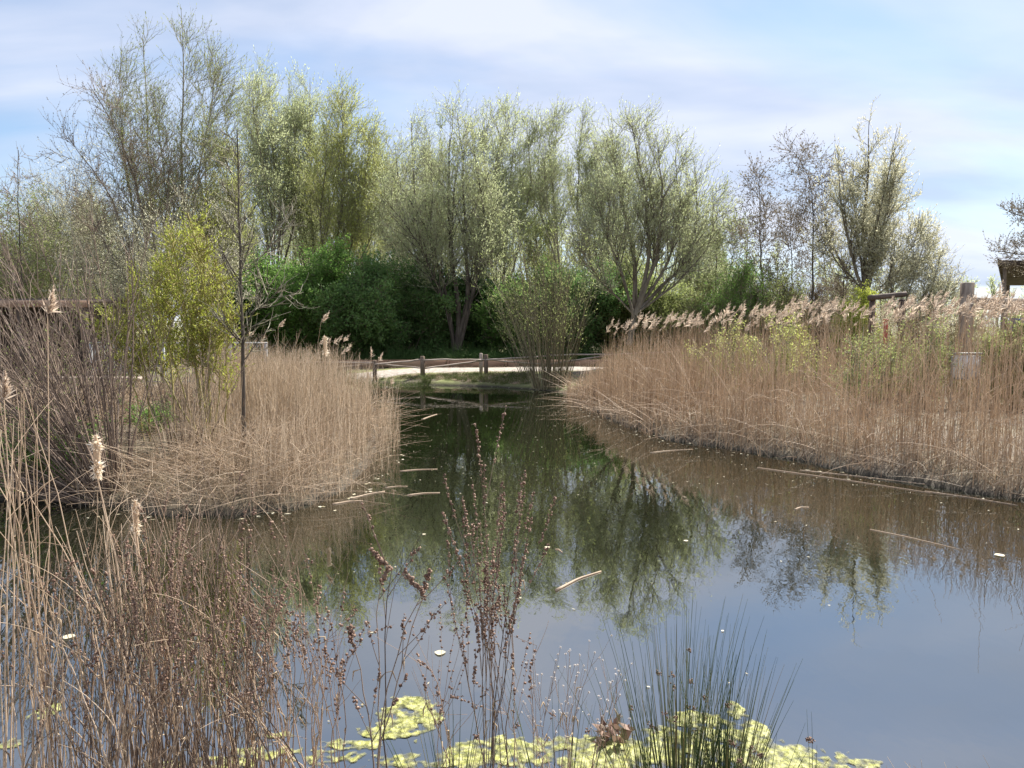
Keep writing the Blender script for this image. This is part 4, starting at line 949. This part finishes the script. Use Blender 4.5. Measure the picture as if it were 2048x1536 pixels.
for lab, px, py, s_ in [('curled pale leaf floating among the near weeds in the middle', 880, 1305, .045), ('curled brown leaf floating at lower left', 137, 1273, .05), ('round pale leaf floating in the centre of the pond', 1095, 1094, .035),
                        ('pale curled leaf floating at the right edge of the pond', 2000, 1110, .055), ('small white leaf floating right of the dock stems', 848, 1068, .025), ('small pale leaf floating before the reflected willow', 1372, 1081, .03)]:
    c_ = W(px, py, .006); n_ = 5
    g = Geo()
    a = rng.uniform(0, 2 * math.pi, n_); d_ = np.stack([np.cos(a), np.sin(a), np.full(n_, .12)], -1)
    xx = np.linspace(-1, 1, 7); yy = np.linspace(-1, 1, 5); XX, YY = np.meshgrid(xx, yy)
    wv = (1 - XX ** 2) * .5
    vv = np.stack([c_[0] + XX * s_ * .8, c_[1] + YY * wv * s_ * 1.6 + .2 * s_ * XX ** 2, .004 + .06 * s_ * YY ** 2 * (1 - XX ** 2) + .04 * s_ * XX ** 2], -1).reshape(-1, 3)
    i_ = (np.arange(4)[:, None] * 7 + np.arange(6)[None]).ravel(); g.add(vv, np.stack([i_, i_ + 1, i_ + 8, i_ + 7], -1))
    tag(g.build('floating_leaf', M['scrap'], smooth=True), lab, 'leaf', 'single leaves floating on the pond')
# algae mats
m, n, l = new_mat('algae_yellow_green')
t = n.new('ShaderNodeTexCoord'); a1 = N(n, 'ShaderNodeTexNoise', Scale=22.0, Detail=6.0, Roughness=.7); l.new(t.outputs['Object'], a1.inputs['Vector'])
vo = N(n, 'ShaderNodeTexVoronoi', Scale=28.0); l.new(t.outputs['Object'], vo.inputs['Vector'])
c1 = ramp(n, [(.05, .06, .02), (.20, .21, .05), (.34, .35, .09), (.50, .49, .22)]); 
for i_, e_ in enumerate(c1.color_ramp.elements): e_.position = (.34, .46, .54, .64)[i_]
l.new(a1.outputs['Fac'], c1.inputs[0])
pb = n.new('ShaderNodeBsdfPrincipled'); pb.inputs['Roughness'].default_value = .45; l.new(c1.outputs[0], pb.inputs['Base Color'])
hs_ = math_node(n, l, 'ADD', a1.outputs['Fac'], vo.outputs['Distance']); b_ = N(n, 'ShaderNodeBump', Strength=.8, Distance=.02); l.new(hs_, b_.inputs['Height']); l.new(b_.outputs[0], pb.inputs['Normal'])
th = n.new('ShaderNodeAttribute'); th.attribute_name = 'thick'
thr_ = n.new('ShaderNodeMapRange'); thr_.inputs['From Max'].default_value = .75; thr_.inputs['To Min'].default_value = .12; l.new(th.outputs['Fac'], thr_.inputs[0])
thin = n.new('ShaderNodeMixRGB'); l.new(thr_.outputs[0], thin.inputs[0]); thin.inputs[1].default_value = (.20, .19, .10, 1); l.new(c1.outputs[0], thin.inputs[2]); l.new(thin.outputs[0], pb.inputs['Base Color'])
tp_ = n.new('ShaderNodeBsdfTransparent'); ms_ = n.new('ShaderNodeMixShader'); l.new(thr_.outputs[0], ms_.inputs[0]); l.new(tp_.outputs[0], ms_.inputs[1]); l.new(pb.outputs[0], ms_.inputs[2])
o = n.new('ShaderNodeOutputMaterial'); l.new(ms_.outputs[0], o.inputs[0]); M['algae'] = m
def algae(label, blobs, seed, thr=.0):
    """blobs: (px, py, rx_px, ry_px) ellipses in the photograph laid out on the water surface"""
    els = []
    for px, py, rx, ry in blobs:
        c_ = W(px, py); ex = abs(W(px + rx, py)[0] - c_[0]); ey = abs(W(px, py - ry)[1] - W(px, py + ry)[1]) / 2; els.append((c_[0], c_[1], ex, ey))
    els = np.array(els); lo = (els[:, :2] - els[:, 2:] * 1.4).min(0); hi = (els[:, :2] + els[:, 2:] * 1.4).max(0)
    st_ = .008; xx = np.arange(lo[0], hi[0], st_); yy = np.arange(lo[1], hi[1], st_); XX, YY = np.meshgrid(xx, yy)
    fld = np.full(XX.shape, -9.0)
    for cx, cy, ex, ey in els: fld = np.maximum(fld, 1 - ((XX - cx) / ex) ** 2 - ((YY - cy) / ey) ** 2)
    rs = np.random.default_rng(seed); r0_ = rs.random(XX.shape)
    for _ in range(5): r0_ = (r0_ + np.roll(r0_, 1, 0) + np.roll(r0_, 1, 1) + np.roll(r0_, -1, 0) + np.roll(r0_, -1, 1)) / 5
    fld = np.minimum(fld, .55) + (r0_ - .5) * 5.0 + .42 * vnoise(XX, YY, 9, seed) + .35 * vnoise(XX, YY, 24, seed + 1) + .22 * vnoise(XX, YY, 60, seed + 3)
    Zz = .0015 + .0035 * np.clip(fld, 0, 1) ** .5 * (1 + .5 * vnoise(XX, YY, 40, seed + 5) + .4 * vnoise(XX, YY, 110, seed + 2))
    Zz = np.where(fld < thr + .05, .0015, Zz)
    nx_ = len(xx); id_ = (np.arange(len(yy) - 1)[:, None] * nx_ + np.arange(nx_ - 1)[None]); ok = (fld[:-1, :-1] > thr) & (fld[1:, 1:] > thr) & (fld[:-1, 1:] > thr) & (fld[1:, :-1] > thr)
    id_ = id_[ok]
    g = Geo(); g.add(np.stack([XX.ravel(), YY.ravel(), Zz.ravel()], -1), np.stack([id_, id_ + 1, id_ + 1 + nx_, id_ + nx_], -1))
    o_ = g.build('algae_mat', M['algae'], smooth=True)
    at_ = o_.data.attributes.new('thick', 'FLOAT', 'POINT'); at_.data.foreach_set('value', np.clip((fld - thr) / .9, 0, 1).ravel().astype(np.float32))
    tag(o_, label, 'algae', 'yellow-green algae mats by the near bank')
algae('largest yellow-green algae mat, a lumpy lobed patch at bottom centre', [(812, 1432, 60, 42), (862, 1440, 30, 22), (780, 1465, 80, 14), (700, 1490, 60, 12)], 1)
algae('small isolated algae patch at lower left', [(92, 1424, 24, 18)], 2)
algae('broken algae patches along the bottom left among the brown stems', [(540, 1505, 80, 16), (650, 1515, 100, 18), (450, 1526, 70, 14), (330, 1532, 50, 10), (20, 1490, 26, 12), (560, 1470, 30, 8)], 3, .1)
algae('wide algae mat along the bottom edge between the dock stems and the rushes', [(1020, 1505, 120, 34), (1180, 1508, 110, 38), (930, 1512, 60, 26), (820, 1522, 70, 16)], 4, -.05)
algae('pale algae mat around the foot of the rushes at bottom right', [(1330, 1495, 130, 40), (1440, 1495, 120, 40), (1400, 1440, 60, 18), (1560, 1520, 110, 30), (1640, 1530, 90, 30), (1470, 1420, 22, 22), (1500, 1460, 50, 20), (1720, 1530, 60, 16)], 5, -.05)

# ------------------------------------------------------------------ near plants, rooted on the near bank below the frame
def weed(name, label, px, by, n, ttop, sx, mat='dead_red', seeds='seed', seed_n=26, branch=3, rad=.0028, tops=None, cat='dead plant', group=None, lean=0.0, seed_sz=.007, seed_from=.55, bl=.30, basew=.04, seed_frac=1.0, up=.05, ang=28, wob=.035, bseed=18, drop=0.0):
    """stems from one root; ttop = photo row of the tops, sx = half spread of the tops in photo pixels"""
    bx = (px - 1024) / F * by; bz = float(ground_z(bx, by)); bz = max(bz, -.06) - .02
    root = empty(name, (bx, by, bz)); tag(root, label, cat, group)
    st = []
    for k in range(n):
        if tops and k < len(tops): tx, ty = tops[k]
        else: tx = px + lean + rng.uniform(-1, 1) * sx; ty = ttop + abs(rng.normal()) * 90
        dd_ = by + rng.normal() * .12
        tp = P(tx, ty, dd_); b_ = np.array([bx + rng.normal() * basew, by + rng.normal() * basew, bz])
        mid = b_ * .5 + tp * .5 + np.array([(b_[0] - tp[0]) * .16, 0, 0]) + rng.normal(size=3) * .012
        q_ = resample([b_, b_ * .75 + tp * .25 + (b_ - tp) * np.array([.12, 0, 0]), mid, tp], 9); q_[1:-1] += rng.normal(size=(7, 3)) * .005
        if drop and rng.random() < drop:
            q_[-2:] += np.array([[rng.choice([-1, 1]) * .03, 0, -.01], [rng.choice([-1, 1]) * .07, 0, -.06]])
        st.append(q_)
    st = np.stack(st); g = Geo(); g.tubes(st, taper(n, 9, rad * rng.uniform(.7, 1.3, n), rad * .4), 5)
    br = None
    if branch:
        br, _ = grow(st, n * branch, .35, .92, ang, 9, bl, 6, up, wob); g.tubes(br, taper(len(br), 6, rad * .5, rad * .25), 4)
    if n > 4:
        wl = st[rng.choice(n, n)]; pi_ = rng.integers(2, 7, n); c0 = wl[np.arange(n), pi_]; dl = nrm(rvec(n) + np.array([0, 0, -.5]))
        lf = np.stack([c0, c0 + dl * .03, c0 + nrm(dl + np.array([0, 0, -1.2])) * .065], 1); g.tubes(lf, np.tile(np.array([.0012, .0042, .0006]), (n, 1)), 3, 1)
    g.build('stems', [M[mat], M['litter']], root, smooth=True)
    if seeds:
        g = Geo(); out = []
        def along(lines, k_, t0_):
            idx = np.repeat(np.arange(len(lines)), k_); t_ = t0_ + (1 - t0_) * np.clip((rng.integers(0, 11, len(idx)) + .6 * rng.random(len(idx)) + rng.normal(size=len(idx)) * .12) / 11, 0, 1) ** .8; K_ = lines.shape[1]; ft = t_ * (K_ - 1); i_ = np.minimum(ft.astype(int), K_ - 2); f_ = (ft - i_)[:, None]
            return lines[idx, i_] * (1 - f_) + lines[idx, i_ + 1] * f_ + rng.normal(size=(len(idx), 3)) * seed_sz * .65
        sel = st[rng.random(n) < seed_frac]
        if len(sel): out.append(along(sel, seed_n, seed_from))
        if br is not None and bseed:
            sb = br[rng.random(len(br)) < seed_frac]
            if len(sb): out.append(along(sb, bseed, .45))
        if out:
            pp = np.concatenate(out); g.cubes(pp, seed_sz * rng.uniform(.45, 1.35, len(pp))); g.build('seed_cluster', M[seeds], root)
    return root
GD = 'dead dock and loosestrife plants on the near bank'
# centre dock group
weed('dead_dock', 'tall dead dock with red-brown seed spikes in the middle foreground', 985, 3.15, 13, 960, 70, tops=[(968, 925), (1000, 985), (1050, 975), (925, 1030), (1030, 1060), (905, 1080), (960, 1040), (1055, 1080), (985, 1120), (945, 960), (1012, 1010), (1065, 1030), (890, 1150)], mat='dead_dark',
     seed_n=55, branch=3, seed_sz=.0056, seed_from=.62, bl=.34, up=.14, ang=16, bseed=34, group=GD)
weed('dead_dock', 'branching dead stem with thick bent seed clusters over the algae patch', 748, 2.95, 5, 1130, 80, tops=[(845, 1118), (858, 1140), (775, 1065), (745, 1105), (700, 1250)],
     seed_n=60, mat='dead_dark', branch=3, seed_sz=.0075, seed_from=.88, bl=.30, up=.05, ang=34, bseed=12, rad=.0036, seed_frac=.8, group=GD, drop=.6)
specs = [(610, 3.1, 7, 1110, 60, 'thin dead stems with drooping tips left of the branching stem'), (660, 3.0, 5, 1200, 50, 'sparse dead stems immediately left of the algae patch'),
         (545, 3.05, 8, 1080, 60, 'dead stems with a nodding seed spray, right edge of the brown tangle'), (880, 3.1, 5, 1290, 60, 'low thin dead stems between the algae patch and the tall dock'),
         (1040, 3.2, 3, 1230, 40, 'slender dead stems just right of the tall dock')]
for px, by, n_, tt_, sx_, lab in specs:
    weed('dead_weed', lab, px, by, n_, tt_, sx_, group=GD, seed_frac=.5, bseed=10, seed_n=22, seed_sz=.006, rad=.0024, branch=4, drop=.5, ang=24)
# dense brown thicket left
words_ = ['dense red-brown seedy stems against the dark reflection, tallest of the left thicket', 'brown seedy stems right of the tallest thicket stems', 'brown seedy stems crowding the middle of the left thicket',
          'brown stems with long seed spikes above the lower left algae', 'thin brown stems at the right flank of the left thicket', 'brown stems in front of the white fluffy seed head', 'brown stems left of the white fluffy seed head',
          'seedy stems curving right at the thicket foot', 'short tangled brown stems at the bottom left', 'brown stems between the left edge reeds and the thicket']
spots = [(300, 3.0, 990, 110), (410, 3.15, 1000, 100), (350, 3.3, 960, 110), (240, 2.9, 1060, 100), (490, 3.2, 1040, 80), (330, 2.8, 1150, 90), (200, 3.2, 1040, 80), (450, 2.85, 1150, 90), (130, 2.8, 1230, 90), (90, 3.2, 1080, 70)]
for (px, by, tt_, sx_), lab in zip(spots, words_):
    weed('dead_loosestrife', lab, px, by, 24 if px > 210 else 13, tt_, sx_ * 1.15, group=GD, seed_frac=.24, seed_n=40, bseed=14, seed_sz=.0055, seed_from=.6, branch=1, rad=.0025, basew=.10, up=.08, ang=24, bl=.3, wob=.08, drop=.3, mat={200: 'dead_buff', 350: 'dead_red', 490: 'dead_red', 300: 'dead_red'}.get(px, 'dead_dark'))
# buff reed stems near
spots = [(30, 3.0, 10, 760, 50, 'tall buff reed stems at the left edge of the picture'), (200, 3.0, 7, 1000, 60, 'buff reed stems through the middle of the brown thicket'), (310, 3.2, 8, 960, 70, 'pale buff stems around the white fluffy seed head'),
         (90, 2.8, 6, 1180, 70, 'short buff stems at the bottom left corner'), (420, 3.0, 6, 1150, 120, 'criss-crossing buff stems at the right of the thicket'), (560, 2.9, 5, 1300, 120, 'few slanting buff stalks near the bottom left algae'), (260, 2.7, 8, 1250, 160, 'broken criss-crossing pale stalks at the bottom of the thicket')]
for px, by, n_, tt_, sx_, lab in spots:
    weed('buff_reeds', lab, px, by, n_ * 2, tt_, sx_, 'dead_buff', None, branch=1, rad=.0032, bl=.3, basew=.12, cat='reed', group='buff reed stems on the near bank', up=-.1)
weed('dark_stalk', 'single thick dark stalk slanting up at the bottom left', 150, 2.7, 1, 0, 0, 'dead_red', None, tops=[(265, 1330)], branch=0, rad=.006, cat='stalk')
weed('pale_stalk', 'long pale stalk slanting down across the lower left reflection', 300, 3.0, 1, 0, 0, 'dead_buff', None, tops=[(-20, 1140)], branch=0, rad=.0035, cat='stalk')
weed('pale_stalk', 'long pale stalk slanting up left across the bare branches', 330, 3.1, 1, 0, 0, 'dead_buff', None, tops=[(20, 930)], branch=0, rad=.0035, cat='stalk')
# fluffy reedmace heads
def reedmace(label, px, by, top, L, fl, r, n_=420, name='reedmace'):
    bx = (px - 1024) / F * by; bz = max(float(ground_z(bx, by)), -.06) - .02; root = empty(name, (bx, by, bz)); tag(root, label, 'reedmace', 'fluffy reedmace heads at left')
    tp = P(*top, by); b_ = np.array([bx, by, bz]); q_ = resample([b_, (b_ + tp) / 2 + np.array([.02, 0, 0]), tp + np.array([0, 0, -L])], 8)
    g = Geo(); g.tubes(q_[None], taper(1, 8, .006, .004), 6); g.build('stem', M['dead_buff'], root, smooth=True)
    t_ = rng.random(n_)[:, None]; ax_ = np.array([0, 0, L]) ; c_ = q_[-1] + ax_ * t_; pr = r * np.sqrt(np.clip(1 - (2 * t_ - 1) ** 2, .05, 1)) * (1 + .5 * np.sin(t_ * 9))
    d_ = rvec(n_); g = Geo(); g.leaves(c_ + d_ * pr * .3, nrm(d_ + np.array([.2, 0, -.3])), pr[:, 0] * rng.uniform(.6, 1.3, n_), pr[:, 0] * .22, 0)
    pr1 = r * .55; kk = np.linspace(0, 1, 7); g.tubes((q_[-1] + ax_ * kk[:, None])[None], (pr1 * np.sqrt(np.clip(1 - (2 * kk - 1) ** 2, .02, 1)))[None], 7, 0)
    g.build('seed_head', M[fl], root)
reedmace('burst white fluffy reedmace head hanging in the brown thicket', 285, 3.3, (270, 1000), .16, 'fluff', .02)
reedmace('tan fluffy reedmace head leaning above the dark reflection at left', 235, 4.4, (192, 870), .26, 'fluff', .035)
reedmace('broken pale reedmace stalk standing up from the left reed spit', 650, 12.2, (650, 672), .32, 'fluff', .05, 260)
for lab, px, by, top, w_ in [('tall plumed reed near the left edge with tan feather below the timber shelter', 40, 3.4, (95, 590), .1), ('plumed reed cut by the left edge of the picture', -20, 3.3, (8, 760), .1)]:
    b_ = np.array([(px - 1024) / F * by, by, .05]); tp = P(top[0], top[1] + 40, by); root = empty('plumed_reed', b_); tag(root, lab, 'reed', 'plumed reeds at the left edge')
    q_ = resample([b_, (b_ + tp) / 2 + np.array([.03, 0, 0]), tp], 9)[None]; g = Geo(); g.tubes(q_, taper(1, 9, .0035, .002), 5); g.build('stem', M['dead_buff'], root, smooth=True)
    g = Geo(); plume_geo(g, tp[None], nrm((tp - b_)[None]), np.array([.13]), 0, 220, w_); g.build('plume', M['plume'], root)
# rushes
def rush(label, px, by, n_, h, sp, lean=0.0, bw=.07, mat='rush'):
    bx = (px - 1024) / F * by; bz = max(float(ground_z(bx, by)), -.06) - .02; root = empty('soft_rush', (bx, by, bz)); tag(root, label, 'rush', 'rush clumps on the near bank')
    a = rng.uniform(0, 2 * math.pi, n_); q = rng.random(n_) ** .7
    p = np.stack([bx + np.cos(a) * q * bw, by + np.sin(a) * q * bw * .7, np.full(n_, bz)], -1); d = nrm(np.stack([np.cos(a) * q * sp + lean, np.sin(a) * q * sp * .6, np.ones(n_)], -1)); L = h * (1 - .75 * rng.random(n_) ** 1.3); o_ = [p]
    for k in range(7):
        d = nrm(d + np.column_stack([d[:, :2] * .03, np.full(n_, -.015)]) + rng.normal(size=(n_, 3)) * .012); p = p + d * (L / 7)[:, None]; o_.append(p)
    st = np.stack(o_, 1); g = Geo(); g.tubes(st, taper(n_, 8, .0018 * rng.uniform(.8, 1.4, n_), .0004), 4); g.build('stems', M[mat], root, smooth=True)
    i_ = rng.choice(n_, max(3, n_ // 14)); c_ = np.repeat(st[i_, 5], 12, 0) + rng.normal(size=(len(i_) * 12, 3)) * .006; g = Geo(); g.cubes(c_, .0045); g.build('seed_cluster', M['seed'], root)
rush('big dark green rush clump with tall needle stems at bottom right', 1375, 3.05, 150, .88, .22, bw=.12)
rush('smaller rush clump leaning right beside the big one', 1470, 3.1, 120, .72, .26, .03, bw=.10)
rush('thin outer rush stems leaning left of the big clump', 1290, 3.1, 34, .72, .3, -.14)
rush('sparse rush blades at the bottom between the algae patch and the tall dock', 900, 2.95, 40, .5, .4, bw=.14)
rush('short dark rush tuft right of the rush clumps', 1540, 2.9, 40, .42, .4)
rush('few rush blades beside the white-seeded plants', 1130, 3.05, 26, .6, .28, bw=.15)
rush('two or three upright blades alone at the lower right', 1655, 2.95, 5, .45, .25, bw=.02)
# white seed-head plants
for lab, px, tops_ in [('dead plant with round white seed heads, left of three', 1090, [(1068, 1310), (1045, 1380), (1112, 1320), (1075, 1350)]),
                       ('tallest dead plant with round white seed heads, between two others', 1140, [(1140, 1300), (1160, 1310), (1190, 1305), (1110, 1360), (1170, 1340), (1150, 1330)]),
                       ('dead plant with white seed heads nearest the rush clump', 1205, [(1225, 1362), (1250, 1360), (1240, 1390), (1205, 1320), (1215, 1400)])]:
    r_ = weed('white_seeded_plant', lab, px, 3.1, len(tops_) + 1, 1380, 40, 'dead_red', None, tops=tops_, branch=4, rad=.0018, bl=.13, ang=24, up=.12, cat='dead plant', group='white-seeded dead plants on the near bank')
    me = r_.children[0].data; co = np.empty(len(me.vertices) * 3); me.vertices.foreach_get('co', co); co = co.reshape(-1, 3)
    nn = len(tops_) + 1; tipm = co[:nn * 45].reshape(nn, 9, 5, 3)[:, -1].mean(1); tipb = co[nn * 45:-nn * 9].reshape(-1, 6, 4, 3)[:, -1].mean(1)
    tips = np.concatenate([tipm, tipb]); g = Geo()
    kk = 10; d_ = rvec(len(tips) * kk); g.leaves(np.repeat(tips, kk, 0), d_, .0065, .006, 0)
    ks = np.linspace(0, 1, 4); g.tubes(tips[:, None, :] + np.array([0, 0, .007]) * (ks[None, :, None] - .5), np.broadcast_to(np.array([.001, .0032, .0032, .001]), (len(tips), 4)), 5, 0)
    g.build('seed_cluster', M['white_seed'], r_)
# dead leaf pile and bank litter
c_ = W(1225, 1470, .03); g = Geo(); k_ = 40; d_ = rvec(k_); d_[:, 2] = abs(d_[:, 2]) * .5; g.leaves(c_ + rng.normal(size=(k_, 3)) * np.array([.03, .03, .008]), nrm(d_), .08, .035, 0)
tag(g.build('dead_leaf_tuft', M['seed']), 'tuft of curled dark brown dead leaves left of the rushes', 'dead leaves')
p_ = in_region(1300, [(-4, 2.2), (4, 2.2), (4, 3.5), (-4, 3.3)])
tufts('bank_grass', 'short mixed dead grass along the near bank', p_[:420], .16, 'litter', 10, .0014)
